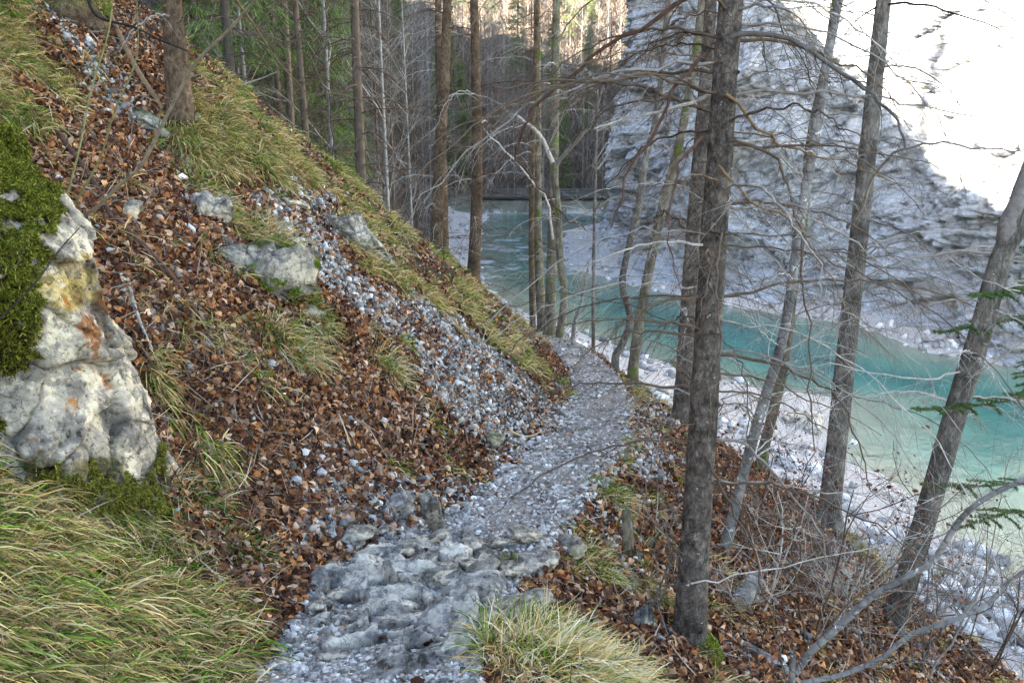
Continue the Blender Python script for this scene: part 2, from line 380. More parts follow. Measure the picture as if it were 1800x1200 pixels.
gc[low] = (np.array([.46, .43, .40]) * (1 + .15 * nz))[low]
fb = (GY > 95.5) & (GZ > -9.9) & (GZ < -8.7) & (GY < 112); gc[fb] = (np.array([.17, .165, .12]) * (1 + .6 * nz))[fb]
mb = MB(); nr, nc = GX.shape
idx = np.arange(nr * nc).reshape(nr, nc)
quads = np.stack([idx[:-1, :-1], idx[:-1, 1:], idx[1:, 1:], idx[1:, :-1]], -1).reshape(-1, 4)
mb.add(G.reshape(-1, 3), [quads], gc.reshape(-1, 3)); tag(mb.build('ground', M['ground'], smooth=True), kind='structure')

# path sheet, laid a little above the ground, its rim tucked in
pr = rows[(rows > -3) & (rows < 40)]; pu = np.linspace(-1, 1, 61)
PXg = pathx(pr)[:, None] + pu[None] * (pathw(pr)[:, None] + .10 * fbm(pr * 2.3, pr * 0, 0, 3)[:, None] + .03)
PYg = pr[:, None] + 0 * PXg
rim = sstep(.88, 1, np.abs(pu))[None]
PZg = H(PXg, PYg) + .02 - .06 * rim + .012 * fbm(PXg * 25, PYg * 25, 0, 3, 5)
mb = MB(); i2 = np.arange(PXg.size).reshape(PXg.shape)
q = np.stack([i2[:-1, :-1], i2[:-1, 1:], i2[1:, 1:], i2[1:, :-1]], -1).reshape(-1, 4)
pn = fbm(PXg * 3, PYg * 3, 4, 4, 8)[..., None]
mb.add(np.stack([PXg, PYg, PZg], -1).reshape(-1, 3), [q], (np.array([.21, .19, .165]) * (1 + .8 * pn)).reshape(-1, 3))
tag(mb.build('path', M['ground'], smooth=True), kind='structure')

# ------------------------------------------------------------------ water
wx = np.linspace(-12, 62, 220); wy = np.concatenate([np.linspace(-5, 40, 140), np.linspace(40.5, 106, 120)])
WX, WY = np.meshgrid(wx, wy); dep = -10 - bed(WX, WY)
stops = [(-.2, (.30, .31, .24)), (.15, (.24, .30, .22)), (.5, (.12, .26, .20)), (1.0, (.035, .17, .15)), (2.2, (.012, .095, .10))]
wc = .72 * np.stack([np.interp(dep, [s[0] for s in stops], [s[1][k] for s in stops]) for k in range(3)], -1)
foam = sstep(.12, .4, fbm(WX * .5, WY * .9, 0, 5, 31, .7)) * sstep(50, 58, WY) * sstep(84, 70, WY)
wc = wc * (1 - foam[..., None]) + np.array([.5, .58, .62]) * foam[..., None]
mb = MB(); i2 = np.arange(WX.size).reshape(WX.shape)
q = np.stack([i2[:-1, :-1], i2[:-1, 1:], i2[1:, 1:], i2[1:, :-1]], -1).reshape(-1, 4)
WZ = -10 + .02 * fbm(WX * 2, WY * 2, 0, 3) + .08 * foam * np.abs(fbm(WX * 3, WY * 3, 0, 2))
mb.add(np.stack([WX, WY, WZ], -1).reshape(-1, 3), [q], wc.reshape(-1, 3)); tag(mb.build('water', M['water'], smooth=True), kind='structure')

# ------------------------------------------------------------------ cliff across the river
CB = [(60, 118), (30, 104), (14, 98), (11, 90), (9.5, 80), (8.0, 70), (8.6, 60), (10.5, 51), (14, 46), (19.5, 42), (21, 37), (24, 32), (30, 26), (38, 18), (48, 8)]
base = spline(CB, 640); tang = np.gradient(base, axis=0); tang /= np.linalg.norm(tang, axis=1, keepdims=True)
nout = np.stack([tang[:, 1], -tang[:, 0]], -1)       # towards the river
if nout[300] @ np.array([-1, -.5]) < 0: nout = -nout
ch = np.concatenate([np.linspace(0, 24, 250), np.linspace(24.2, 52, 120)])  # top runs above the view, made taller to bounce more light
Zc = -11.5 + ch[None] + 0 * base[:, :1]
lean = .10 + .22 * sstep(30, 10, base[:, 1])[:, None] + .12 * sstep(60, 40, base[:, 1])[:, None]
Xb = base[:, :1] - nout[:, :1] * (ch[None] * lean); Yb = base[:, 1:] - nout[:, 1:] * (ch[None] * lean)
bedc = Zc - .40 * Xb + .12 * Yb + 2.2 * fbm(Xb * .07, Yb * .07, Zc * .09, 3, 40)
fr = bedc / .85; fr2 = bedc / .31
disp = 2.6 * fbm(Xb * .12, Yb * .12, Zc * .10, 4, 41) + .45 * fbm(Xb * .5, Yb * .5, Zc * .45, 6, 43, .72)
disp += .34 * (1 - (fr - np.floor(fr)))**1.5 * (.3 + .7 * _tab[np.floor(fr).astype(int) & 65535]) + .2 * (1 - (fr2 - np.floor(fr2))) * _tab[(np.floor(fr2).astype(int) + 99) & 65535]
disp -= .45 * (1 - np.abs(fbm(Xb * .7, Yb * .7, Zc * .5, 4, 47, .6)))**9
foot = sstep(0, 4, ch)[None]; disp = disp * (.35 + .65 * foot) + (1 - sstep(0, 3.5, ch)[None]) * 1.6
def block(V, n, seed, amp, slope, crack, cw):
    r = np.random.default_rng(seed); S = V[r.integers(0, len(V), n)] + r.normal(size=(n, 3)) * .6; G_ = r.normal(size=(n, 3)) * slope; O = r.uniform(-1, 1, n) * amp; sc_ = np.array([1, 1, 1.7])
    W_ = V + .9 * np.stack([.6 * fbm(V[:, 0] * .5, V[:, 1] * .5, V[:, 2] * .5, 3, seed + k) for k in range(3)], 1); D = np.empty(len(V))
    for a in range(0, len(V), 8000):
        q = W_[a:a + 8000]; d = np.sqrt((((q[:, None] - S[None]) * sc_)**2).sum(2)); k = np.argpartition(d, 1, axis=1)[:, :2]; i = np.arange(len(q)); da, db = d[i, k[:, 0]], d[i, k[:, 1]]; sw_ = da > db
        k0 = np.where(sw_, k[:, 1], k[:, 0]); D[a:a + 8000] = O[k0] + np.sum(G_[k0] * (q - S[k0]), 1) - crack * np.exp(-np.abs(da - db) / cw)
    return D
CV = np.stack([Xb, Yb, Zc], -1).reshape(-1, 3)
disp = disp + (block(CV, 520, 61, .34, .22, .40, .09)).reshape(Xb.shape) * foot
Xc = Xb + nout[:, :1] * disp; Yc = Yb + nout[:, 1:] * disp
cn = fbm(Xc * .25, Yc * .25, Zc * .25, 4, 50)[..., None]; tan_ = sstep(.15, .4, fbm(Xc * .3, Yc * .3, Zc * .5, 4, 55))[..., None]
cc = np.array([.70, .73, .77]) * (1 + .18 * cn); cc = cc * (1 - .5 * tan_) + np.array([.45, .36, .22]) * .5 * tan_
mb = MB(); i2 = np.arange(Xc.size).reshape(Xc.shape)
q = np.stack([i2[:-1, :-1], i2[:-1, 1:], i2[1:, 1:], i2[1:, :-1]], -1).reshape(-1, 4)
mb.add(np.stack([Xc, Yc, Zc], -1).reshape(-1, 3), [q], cc.reshape(-1, 3)); tag(mb.build('cliff', M['cliff'], smooth=False), kind='structure')

# ------------------------------------------------------------------ scatter machinery on the ground sheet
qc = (G[:-1, :-1] + G[:-1, 1:] + G[1:, 1:] + G[1:, :-1]) / 4
ppx, ppy, pd = proj(G)
def cr(a, b): return a[..., 0] * b[..., 1] - a[..., 1] * b[..., 0]
S2 = np.stack([ppx, ppy], -1); area = np.abs(cr(S2[1:, 1:] - S2[:-1, :-1], S2[1:, :-1] - S2[:-1, 1:])) / 2
d1 = G[1:, 1:] - G[:-1, :-1]; d2 = G[1:, :-1] - G[:-1, 1:]; QN = np.cross(d1, d2); warea = np.linalg.norm(QN, axis=-1) / 2
QN = QN / (np.linalg.norm(QN, axis=-1, keepdims=True) + 1e-12); QN[QN[..., 2] < 0] *= -1
qpx, qpy, qd = proj(qc)
vis = (qd > .8) & (qpx > -250) & (qpx < 2050) & (qpy > -200) & (qpy < 1400)
area = np.where(vis, np.minimum(area, warea * (F / np.maximum(qd, .8))**2), 0)
facing = np.einsum('...k,...k', QN, -qc) > -.1 * qd
area = np.where(facing, area, area * .15) + np.where(vis, 4e-3 * warea * (F / np.maximum(qd, 1))**2, 0)
QM = masks(qc)
def scatter(weight, n, power=1.0):
    """n random spots on the ground, denser where it shows larger"""
    w = (area * weight).ravel()
    k = RNG.choice(w.size, n, p=w / w.sum()); i, j = np.unravel_index(k, area.shape)
    a, b = RNG.random((2, n))[:, :, None]
    P = (G[i, j] * (1 - a) + G[i + 1, j] * a) * (1 - b) + (G[i, j + 1] * (1 - a) + G[i + 1, j + 1] * a) * b
    return P, QN[i, j], qd[i, j]
def frames(Nn, tilt, rng=RNG):
    n = len(Nn); z = Nn + tilt * rng.normal(size=(n, 3)); z /= np.linalg.norm(z, axis=1, keepdims=True)
    r = rng.normal(size=(n, 3)); x = np.cross(r, z); x /= (np.linalg.norm(x, axis=1, keepdims=True) + 1e-9); y_ = np.cross(z, x)
    return x, y_, z
def pick(cols, n, jit=.2):
    cols = np.array(cols); c = cols[RNG.integers(0, len(cols), n)]; return c * (1 + jit * RNG.normal(size=(n, 1))).clip(.4, 1.8)
def add_leaves(mb, P, Nn, size, cols, tilt=.95, lift=1.0):
    n = len(P); x, y_, z = frames(Nn, tilt); L = size * (.5 + .85 * RNG.random((n, 1))); Wd = L * (.22 + .15 * RNG.random((n, 1)))
    cup = L * RNG.uniform(-.05, .34, (n, 1)); arc = L * RNG.uniform(-.35, .4, (n, 1))
    c = P + Nn * (L * lift * RNG.random((n, 1)) * .5 + .004)
    def pt(t, s, zz): return c + x * (L * (t - .5)) + y_ * (Wd * s) + z * (zz + arc * (1 - (2 * t - 1)**2))
    V = np.stack([pt(0, 0, 0), pt(.33, 1, cup), pt(.33, 0, 0), pt(.33, -1, cup * .8), pt(.7, .85, cup), pt(.7, 0, 0), pt(.7, -.85, cup * .7), pt(1, 0, cup * .3)], 1)
    o = np.arange(n)[:, None] * 8
    T = np.array([(0, 2, 1), (0, 3, 2), (4, 5, 7), (5, 6, 7)]); Q = np.array([(1, 2, 5, 4), (2, 3, 6, 5)])
    cc = pick(cols, n, .3)
    mb.add(V.reshape(-1, 3), [(T[None] + o[..., None]).reshape(-1, 3), (Q[None] + o[..., None]).reshape(-1, 4)], np.repeat(cc, 8, 0))
phi = (1 + 5**.5) / 2
ICO = np.array([(-1, phi, 0), (1, phi, 0), (-1, -phi, 0), (1, -phi, 0), (0, -1, phi), (0, 1, phi), (0, -1, -phi), (0, 1, -phi), (phi, 0, -1), (phi, 0, 1), (-phi, 0, -1), (-phi, 0, 1)]); ICO /= np.linalg.norm(ICO[0])
ICF = np.array([(0, 11, 5), (0, 5, 1), (0, 1, 7), (0, 7, 10), (0, 10, 11), (1, 5, 9), (5, 11, 4), (11, 10, 2), (10, 7, 6), (7, 1, 8), (3, 9, 4), (3, 4, 2), (3, 2, 6), (3, 6, 8), (3, 8, 9), (4, 9, 5), (2, 4, 11), (6, 2, 10), (8, 6, 7), (9, 8, 1)])
def add_stones(mb, P, Nn, size, cols, jit=.22, sink=.15, flat=(.45, .9)):
    n = len(P); x, y_, z = frames(Nn, .35); s = np.asarray(size).reshape(-1, 1) * np.ones((n, 1))
    V = ICO[None] * (1 + .28 * RNG.normal(size=(n, 12, 1))).clip(.6, 1.5)
    V = V * np.stack([np.ones(n), RNG.uniform(.55, 1, n), RNG.uniform(*flat, n)], 1)[:, None]
    c = P + Nn * s * (.5 - sink)
    W_ = c[:, None] + s[:, None] * (V[..., :1] * x[:, None] + V[..., 1:2] * y_[:, None] + V[..., 2:] * z[:, None])
    o = np.arange(n)[:, None, None] * 12
    mb.add(W_.reshape(-1, 3), [(ICF[None] + o).reshape(-1, 3)], np.repeat(pick(cols, n, jit), 12, 0))
GC = [(.13, .19, .035), (.10, .17, .03), (.20, .22, .06), (.42, .34, .16), (.50, .41, .22), (.36, .28, .12), (.48, .42, .26)]
def add_blades(mb, P, D, L, w, cols, droop, jit=.2, dvec=(0, 0, -1)):
    n = len(P); D = D / np.linalg.norm(D, axis=1, keepdims=True); L = L.reshape(n, 1); g = np.broadcast_to(np.asarray(dvec, float), (n, 3)) * droop.reshape(n, 1)
    sd = np.cross(D, RNG.normal(size=(n, 3))); sd /= np.linalg.norm(sd, axis=1, keepdims=True) + 1e-9
    wv = np.asarray(w).reshape(-1, 1) * sd
    def pt(t): return P + D * L * t + g * L * t * t
    V = []
    for t, k in ((0, .8), (.35, 1), (.7, .75)): V += [pt(t) - wv * k, pt(t) + wv * k]
    V.append(pt(1)); V = np.stack(V, 1); o = np.arange(n)[:, None, None] * 7
    Q = np.array([(0, 1, 3, 2), (2, 3, 5, 4)]); T = np.array([(4, 5, 6)])
    mb.add(V.reshape(-1, 3), [(Q[None] + o).reshape(-1, 4), (T[None] + o).reshape(-1, 3)], np.repeat(pick(cols, n, jit), 7, 0))
def downhill(Nn):
    h = Nn.copy(); h[:, 2] = 0; h /= (np.linalg.norm(h, axis=1, keepdims=True) + 1e-9); return h

LEAFC = [(.27, .105, .036), (.38, .16, .055), (.13, .05, .025), (.46, .25, .115), (.07, .03, .018), (.50, .34, .22), (.19, .08, .04), (.05, .024, .016), (.27, .15, .09), (.12, .06, .04)]
STC = [(.40, .385, .355), (.28, .27, .25), (.54, .515, .46), (.18, .17, .155), (.36, .31, .25), (.11, .095, .08), (.22, .2, .18)]
# leaf litter
clump = sstep(-.55, .25, fbm(qc[..., 0] * 1.8, qc[..., 1] * 1.8, 0, 3, 60))
soft = sstep(-.35, .3, fbm(qc[..., 0] * 1.1, qc[..., 1] * 1.1, 0, 4, 63))
slabm = (((qc[..., 0] + .38) / .7)**2 + ((qc[..., 1] - 3.8) / .85)**2) < 1
lw = QM['l'] * (.6 + clump) + QM['s'] * (.18 + .75 * soft * clump) + QM['g'] * (.4 + .7 * soft) + QM['e'] * .35 + QM['p'] * .012
mb = MB(); P, Nn, d = scatter(lw, 190000); add_leaves(mb, P, Nn, .053 * np.ones((len(P), 1)), LEAFC)
tag(mb.build('leaf_litter', M['leaf']), 'curled copper brown beech leaves lying thick over the slope', 'leaf litter', kind='stuff')
# dead twigs and stems among the leaves
mb = MB(); P, Nn, d = scatter(QM['l'] * 1.0 + QM['s'] * .3 + QM['g'] * .3 + QM['e'] * .6, 5200); n_ = len(P); D = RNG.normal(size=P.shape); D -= Nn * np.sum(D * Nn, 1, keepdims=True) * .8; D = D / np.linalg.norm(D, axis=1, keepdims=True) + .5 * downhill(Nn)
add_blades(mb, P + Nn * .025, D, RNG.uniform(.06, .34, n_), .0016 + .0003 * d, [(.26, .20, .14), (.10, .07, .05), (.38, .32, .24), (.16, .10, .06)], RNG.uniform(-.2, .2, n_), .3)
tag(mb.build('twig_litter', M['leaf']), 'thin dead twigs and stems scattered among the fallen leaves', 'twig litter', kind='stuff')
# stones of the scree
sw = QM['s'] * (.45 + .8 * sstep(-.3, .3, fbm(qc[..., 0] * 2, qc[..., 1] * 2, 2, 3, 66))) + QM['l'] * (.05 + .16 * sstep(.1, .45, fbm(qc[..., 0] * 1.7, qc[..., 1] * 1.7, 12, 4))) + QM['e'] * .14 + QM['g'] * .02
mb = MB(); P, Nn, d = scatter(sw, 56000); add_stones(mb, P, Nn, .008 + .019 * RNG.random(len(P))**2.4 + .022 * (RNG.random(len(P)) < .03), STC)
tag(mb.build('scree', M['stone']), 'loose grey limestone scree running down the slope to the path', 'scree', kind='stuff')
# gravel of the path
mb = MB(); pw = (np.abs(QM['dd'] + .10 * fbm(qc[..., 0] * 5, qc[..., 1] * 5, 3, 3)) < pathw(qc[..., 1]) * 1.12 + .02) * QM['ok'] * (.35 + .9 * sstep(-.3, .3, fbm(qc[..., 0] * 3, qc[..., 1] * 3, 8, 4))) * np.where(slabm, .3, 1)
P, Nn, d = scatter(pw, 78000); P = P + np.array([0, 0, .012])
add_stones(mb, P, Nn, (.0042 + .014 * RNG.random(len(P))**4) * (1 + .06 * d) * (1 + .35 * vnoise(P[:, 0] * 3, P[:, 1] * 3)), [(.40, .385, .36), (.32, .31, .29), (.52, .50, .46), (.20, .19, .175), (.38, .33, .27), (.12, .105, .09), (.26, .24, .21)], sink=.2)
tag(mb.build('path_gravel', M['stone']), 'crushed pale blue grey gravel strewn along the footpath', 'gravel', kind='stuff')
# white stones on the river bars
barw = ((qc[..., 2] < -8.8) & (qc[..., 2] > -10.05) & (qd < 98)) * 1.0
nb = fbm(qc[..., 0] * .35, qc[..., 1] * .35, 0, 3, 71)
barw = barw * (sstep(.15, .5, nb + .75 * sstep(25, 30, qc[..., 1])) + .002)
mb = MB(); P, Nn, d = scatter(barw, 4500); add_stones(mb, P, Nn, (.05 + .22 * RNG.random(len(P))**3), [(.54, .54, .52), (.42, .42, .41), (.62, .61, .59), (.3, .29, .28)])
tag(mb.build('river_stones', M['stone']), 'bleached white boulders and cobbles piled along the gravel bar', 'river stones', kind='stuff')
# slope grass: tufts
def tufts(weight, ntuft, blades, Lr, wr, cols, spread, dh=.75, upk=.5, dr=(.35, 1.0), wild=.45):
    P, Nn, d = scatter(weight, ntuft); k = blades
    Pt = np.repeat(P, k, 0); Nt = np.repeat(Nn, k, 0); off = RNG.normal(size=(len(Pt), 3)) * spread; off -= Nt * np.sum(off * Nt, 1, keepdims=True)
    D = Nt * .5 + np.array([0, 0, upk]) + downhill(Nt) * dh * RNG.uniform(.2, 1.2, (len(Pt), 1)) + RNG.normal(size=(len(Pt), 3)) * wild + off * 6
    L = RNG.uniform(*Lr, len(Pt)) * np.repeat(RNG.uniform(.6, 1.25, ntuft), k)
    tc = np.repeat(RNG.random(ntuft), k) # green or straw tufts
    dist = np.repeat(d, k); mb = MB(); gr = (tc + .28 * RNG.normal(size=len(tc))) > .70
    for sel, cs in ((gr, cols[0]), (~gr, cols[1])):
        add_blades(mb, Pt[sel] + off[sel], D[sel], L[sel], (wr * (1 + .07 * dist[sel])), cs, RNG.uniform(*dr, sel.sum()))
    return mb
GRN = [(.11, .20, .02), (.16, .25, .03), (.24, .27, .05), (.07, .11, .015)]; STRAW = [(.54, .37, .13), (.64, .48, .22), (.34, .23, .09), (.17, .115, .05), (.44, .35, .16)]
near = (qd < 5.2) & QM['left']
gfar = QM['g'] * (~near) * (.02 + sstep(.12, .36, fbm(qc[..., 0] * 2.5, qc[..., 1] * 2.5, 0, 3, 81))) + QM['l'] * .004 * (~near)
tag(tufts(gfar, 2100, 26, (.11, .28), .0030, (GRN, STRAW), .035).build('slope_grass', M['grass']), 'drooping tufts of half dead grass along the slope and its ridge', 'grass', kind='stuff')
gn = QM['g'] * near
tag(tufts(gn, 900, 34, (.12, .32), .0031, (GRN, STRAW), .028, .7, .5, (.5, 1.3), .55).build('bank_grass', M['grass']), 'long green and straw grass on the bank in the lower left corner', 'grass', kind='stuff')
ge = QM['e'] * sstep(-.2, .3, fbm(qc[..., 0] * 3, qc[..., 1] * 3, 4, 3)) + QM['l'] * QM['right'] * .02
tag(tufts(ge, 380, 26, (.08, .20), .0017, (GRN, STRAW), .03).build('verge_grass', M['grass']), 'thin dry grass along the outer edge of the footpath', 'grass', kind='stuff')
#@@OBJECTS@@
# ------------------------------------------------------------------ rocks
import bmesh
def ico(sub):
    bm = bmesh.new(); bmesh.ops.create_icosphere(bm, subdivisions=sub, radius=1)
    v = np.array([tuple(a.co) for a in bm.verts]); f = np.array([[b.index for b in a.verts] for a in bm.faces]); bm.free(); return v, f
ICOS = {k: ico(k) for k in (3, 4, 5, 6)}
def vnormals(v, f):
    n = np.zeros_like(v); fn = np.cross(v[f[:, 1]] - v[f[:, 0]], v[f[:, 2]] - v[f[:, 0]])
    for k in range(f.shape[1]): np.add.at(n, f[:, k], fn)
    return n / (np.linalg.norm(n, axis=1, keepdims=True) + 1e-12)
def rock_cols(v, n, base, mossy, seed, sc=1.0):
    a = fbm(v[:, 0] * 7 * sc, v[:, 1] * 7 * sc, v[:, 2] * 7 * sc, 5, seed, .65); b = fbm(v[:, 0] * 2.5 * sc, v[:, 1] * 2.5 * sc, v[:, 2] * 2.5 * sc, 3, seed + 5)
    c = np.array(base) * (1 + .25 * b[:, None]); dark = .6 * sstep(.15, .4, a)[:, None]; c = c * (1 - dark) + np.array([.12, .11, .10]) * dark
    lt = sstep(-.12, -.35, a)[:, None]; c = c * (1 - lt) + np.array([.50, .485, .44]) * lt
    m = (sstep(.15, .75, n[:, 2]) * sstep(-.2, .15, b + mossy - .5) * (mossy > 0))[:, None]
    return c * (1 - m) + np.array([.10, .12, .025]) * m
def rock(px, py, rx, ry, rz, label, cat='boulder', rot=(0, 0, 0), seed=1, base=(.40, .39, .37), mossy=0., sub=5, sink=.25, cuts=9, P=None, name='boulder', rough=.16, mosstop=0):
    rough *= 1.2; cuts = 18
    if P is None: P = ground(px, py)
    P = np.array(P, float); v, f = ICOS[sub]; r = np.random.default_rng(seed); v = v.copy()
    for k in range(cuts):
        nn = unit(r.normal(size=3)); h = r.uniform(.42, .8); dd = v @ nn; v = v - np.maximum(dd - h, 0)[:, None] * nn * .9
    v = v * (1 + rough * fbm(v[:, 0] * 1.6 + seed, v[:, 1] * 1.6, v[:, 2] * 1.6, 6, seed, .6)[:, None] + .07 * fbm(v[:, 0] * 6, v[:, 1] * 6 + seed, v[:, 2] * 8, 4, seed + 2, .65)[:, None])
    fd, fe = facets(v, 26, seed + 3, ([-1] * 3, [1] * 3), .07, .30, .04, .03, .15); v = v * (1 + fd[:, None] + .05 * fbm(v[:, 0] * 9, v[:, 1] * 9, v[:, 2] * 9, 3, seed + 8, .7)[:, None])
    v = v * np.array([rx, ry, rz]); e = Vector
    from mathutils import Euler
    R = np.array(Euler([math.radians(q) for q in rot]).to_matrix()); v = v @ R.T
    c = P + np.array([0, 0, rz * (1 - 2 * sink) * .6]) + np.array([0, ry * .45, 0]); v = v + c
    n = vnormals(v, f); mb = MB(); mb.add(v, [f], rock_cols(v, n, np.array(base) * np.array([1.12, 1.07, .98]), mossy, seed) * (1 - .6 * fe[:, None]))
    root = None
    if mosstop:
        root = empty(name, c, label, cat); mb.build('stone', M['rock'], root)
        moss_patch(v, f, n, lambda V, Nn: (Nn[:, 2] > .1) & (fbm(V[:, 0] * 4, V[:, 1] * 4, V[:, 2] * 4, 2, seed) > .35 - mosstop), 5000, root)
        return root, v, f, n
    o = tag(mb.build(name, M['rock'], origin=c), label, cat); return o, v, f, n
def moss_patch(v, f, n, sel, cnt, root, size=.016, cols=((.17, .23, .02), (.11, .16, .015), (.24, .29, .04), (.08, .10, .015))):
    a = v[f].mean(1); fn = n[f].mean(1); ok = np.where(sel(a, fn))[0]
    if len(ok) == 0: return
    ar = np.linalg.norm(np.cross(v[f[ok, 1]] - v[f[ok, 0]], v[f[ok, 2]] - v[f[ok, 0]]), axis=1); k = ok[RNG.choice(len(ok), cnt, p=ar / ar.sum())]
    w = RNG.dirichlet((1, 1, 1), cnt); P = np.einsum('ij,ijk->ik', w, v[f[k][:, :3]]); Nn = fn[k]
    lump = .5 + .5 * fbm(P[:, 0] * 11, P[:, 1] * 11, P[:, 2] * 11, 4, 4, .7); P = P + Nn * (lump[:, None] * .075 * (size / .016) - .012)
    mb = MB(); D = Nn + .75 * RNG.normal(size=P.shape) + np.array([0, 0, .2]); mb2 = size * RNG.uniform(.6, 1.5, cnt)
    add_blades(mb, P, D, mb2, size * .16, cols, RNG.uniform(0, .6, cnt), .3)
    mb.build('moss_cushion', M['moss'], root)

def facets(V, n, seed, box, amp, slope, crack=.04, cw=.015, warp=.08):
    r = np.random.default_rng(seed); S = r.uniform(box[0], box[1], (n, 3)); G_ = r.normal(size=(n, 3)) * slope; O = r.uniform(-1, 1, n) * amp
    W_ = V + warp * np.stack([fbm(V[:, 0] * 3, V[:, 1] * 3, V[:, 2] * 3, 3, seed + k) for k in range(3)], 1); D = np.empty(len(V)); E = np.empty(len(V))
    for a in range(0, len(V), 20000):
        q = W_[a:a + 20000]; d = np.linalg.norm(q[:, None] - S[None], axis=2); k = d.argsort(1)[:, :2]; i = np.arange(len(q)); f1 = d[i, k[:, 0]]; f2 = d[i, k[:, 1]]
        D[a:a + 20000] = O[k[:, 0]] + np.sum(G_[k[:, 0]] * (q - S[k[:, 0]]), 1); E[a:a + 20000] = np.exp(-(f2 - f1) / cw)
    return D - crack * E, E
# big lichened outcrop at the left edge
def outcrop():
    zs = [-2.6, -2.18, -1.94, -1.51, -1.19, -.89, -.6, -.44, -.28, -.05, .10, .18]
    xr = [-1.80, -1.86, -1.87, -1.93, -2.04, -2.11, -2.16, -2.22, -2.33, -2.46, -2.75, -3.1]
    ry = [.75, .72, .7, .66, .6, .56, .54, .5, .46, .40, .25, .05]
    nz_, na = 330, 420; zz = np.linspace(zs[0], zs[-1], nz_); X = np.interp(zz, zs, xr); RY = np.interp(zz, zs, ry); RX = np.interp(zz, [-2.7, 0, .2], [1.1, .95, .55])
    th = np.linspace(0, 2 * np.pi, na, endpoint=False); c_, s_ = np.cos(th), np.sin(th); sq = lambda a: np.sign(a) * np.abs(a)**.72
    Vx = (X - RX)[:, None] + RX[:, None] * sq(c_)[None]; Vy = 3.90 + RY[:, None] * sq(s_)[None] + 0 * Vx; Vz = zz[:, None] + 0 * Vx
    nx, ny = c_[None] + 0 * Vx, s_[None] + 0 * Vx
    f1 = fbm(Vx * 1.5, Vy * 1.5, Vz * 1.2, 6, 90, .62); cr_ = 1 - np.abs(fbm(Vx * 2.2 + .4 * f1, Vy * 2.2, Vz * 2.6 + 1.2 * Vx, 3, 92)); cr2 = 1 - np.abs(fbm(Vx * 5, Vy * 5, Vz * 6, 3, 93))
    stepz = np.floor((Vz + .5 * Vx + .3 * f1) / .42); stv = _tab[stepz.astype(int) & 65535] * .11
    fd, fe = facets(np.stack([Vx, Vy, Vz], -1).reshape(-1, 3), 200, 4, ([-4.2, 3.2, -2.7], [-1.7, 4.9, .3]), .028, .13, .04, .009); fd = fd.reshape(Vx.shape)
    lg = np.abs(fbm(Vx * 2.6, Vy * 2.6, Vz * 3.2 + .8 * Vx, 4, 88, .6)); D = .05 * f1 + fd + .06 * fbm(Vx * 5, Vy * 5, Vz * 5, 5, 99, .68) + .022 * fbm(Vx * 18, Vy * 18, Vz * 18, 4, 94, .65)
    Vx = Vx + nx * D; Vy = Vy + ny * D; Vz = Vz + .5 * D * sstep(-.6, .1, Vz)
    V = np.stack([Vx, Vy, Vz], -1).reshape(-1, 3); i = np.arange(nz_ * na).reshape(nz_, na); j = np.roll(i, -1, 1)
    f = np.stack([i[:-1], j[:-1], j[1:], i[1:]], -1).reshape(-1, 4); n = vnormals(V, f)
    a = fbm(V[:, 0] * 9, V[:, 1] * 9, V[:, 2] * 9, 5, 95, .7)[:, None]; b = fbm(V[:, 0] * 3, V[:, 1] * 3, V[:, 2] * 2.4, 4, 96)[:, None]
    C = np.array([.52, .475, .41]) * (1 + .25 * b); w = sstep(-.05, .08, a + .5 * b); C = C * (1 - w) + np.array([.80, .73, .58]) * w
    crk = (fe * (fbm(V[:, 0] * 4, V[:, 1] * 4, V[:, 2] * 4, 2, 7) > -.15)).reshape(-1, 1); C = C * (1 - .8 * crk) + np.array([.07, .06, .045]) * .8 * crk
    dk = .7 * sstep(.12, .3, fbm(V[:, 0] * 5, V[:, 1] * 5, V[:, 2] * 5 + 9, 4, 97, .65))[:, None]; C = C * (1 - .6 * dk) + np.array([.15, .135, .12]) * .6 * dk
    px, py, d = proj(V); q = fbm(V[:, 0] * 10, V[:, 1] * 10, V[:, 2] * 7, 4, 98, .7)
    def blob(x, y, sx, sy, rotk=0): return np.exp(-(((px - x - rotk * (py - y)) / sx)**2 + ((py - y) / sy)**2))
    ye = sstep(.28, .5, blob(140, 490, 60, 28, 0) + blob(110, 515, 45, 28) + .9 * q)[:, None]; ye = ye * (.35 + .5 * sstep(-.1, .15, a)); C = C * (1 - ye) + np.array([.55, .42, .12]) * ye
    orr = .8 * sstep(.66, .80, .8 * blob(190, 550, 22, 55) + .85 * blob(155, 590, 28, 50, -.1) + .8 * blob(185, 650, 14, 35) + .5 * blob(110, 520, 30, 20) + 1.6 * q)[:, None]; C = C * (1 - orr) + np.array([.42, .15, .03]) * orr
    ms = .8 * sstep(.55, .9, blob(190, 830, 45, 40) + blob(80, 820, 90, 40) * .8 + .5 * q)[:, None]; C = C * (1 - ms) + np.array([.13, .11, .02]) * ms
    root = empty('rock_outcrop', (-3.0, 4.02, -2.4), 'tall white limestone outcrop with orange and yellow lichen and thick moss at the left edge', 'rock')
    def sel(A, Nn):
        x, y_, _ = proj(A); e = 60 * fbm(A[:, 0] * 6, A[:, 1] * 6, A[:, 2] * 6, 4, 2, .65)
        return (x + e < np.interp(y_, [240, 330, 420, 520, 640, 700], [110, 105, 75, 75, 60, -30])) & (x > -200) & (Nn[:, 1] < .4) & (fbm(A[:, 0] * 7, A[:, 1] * 7, A[:, 2] * 7, 4, 21, .6) > -.22)
    mm = sel(V, n)[:, None]; C = np.where(mm, np.array([.05, .045, .018]), C); mb = MB(); mb.add(V, [f], C); mb.build('stone', M['rock'], root)
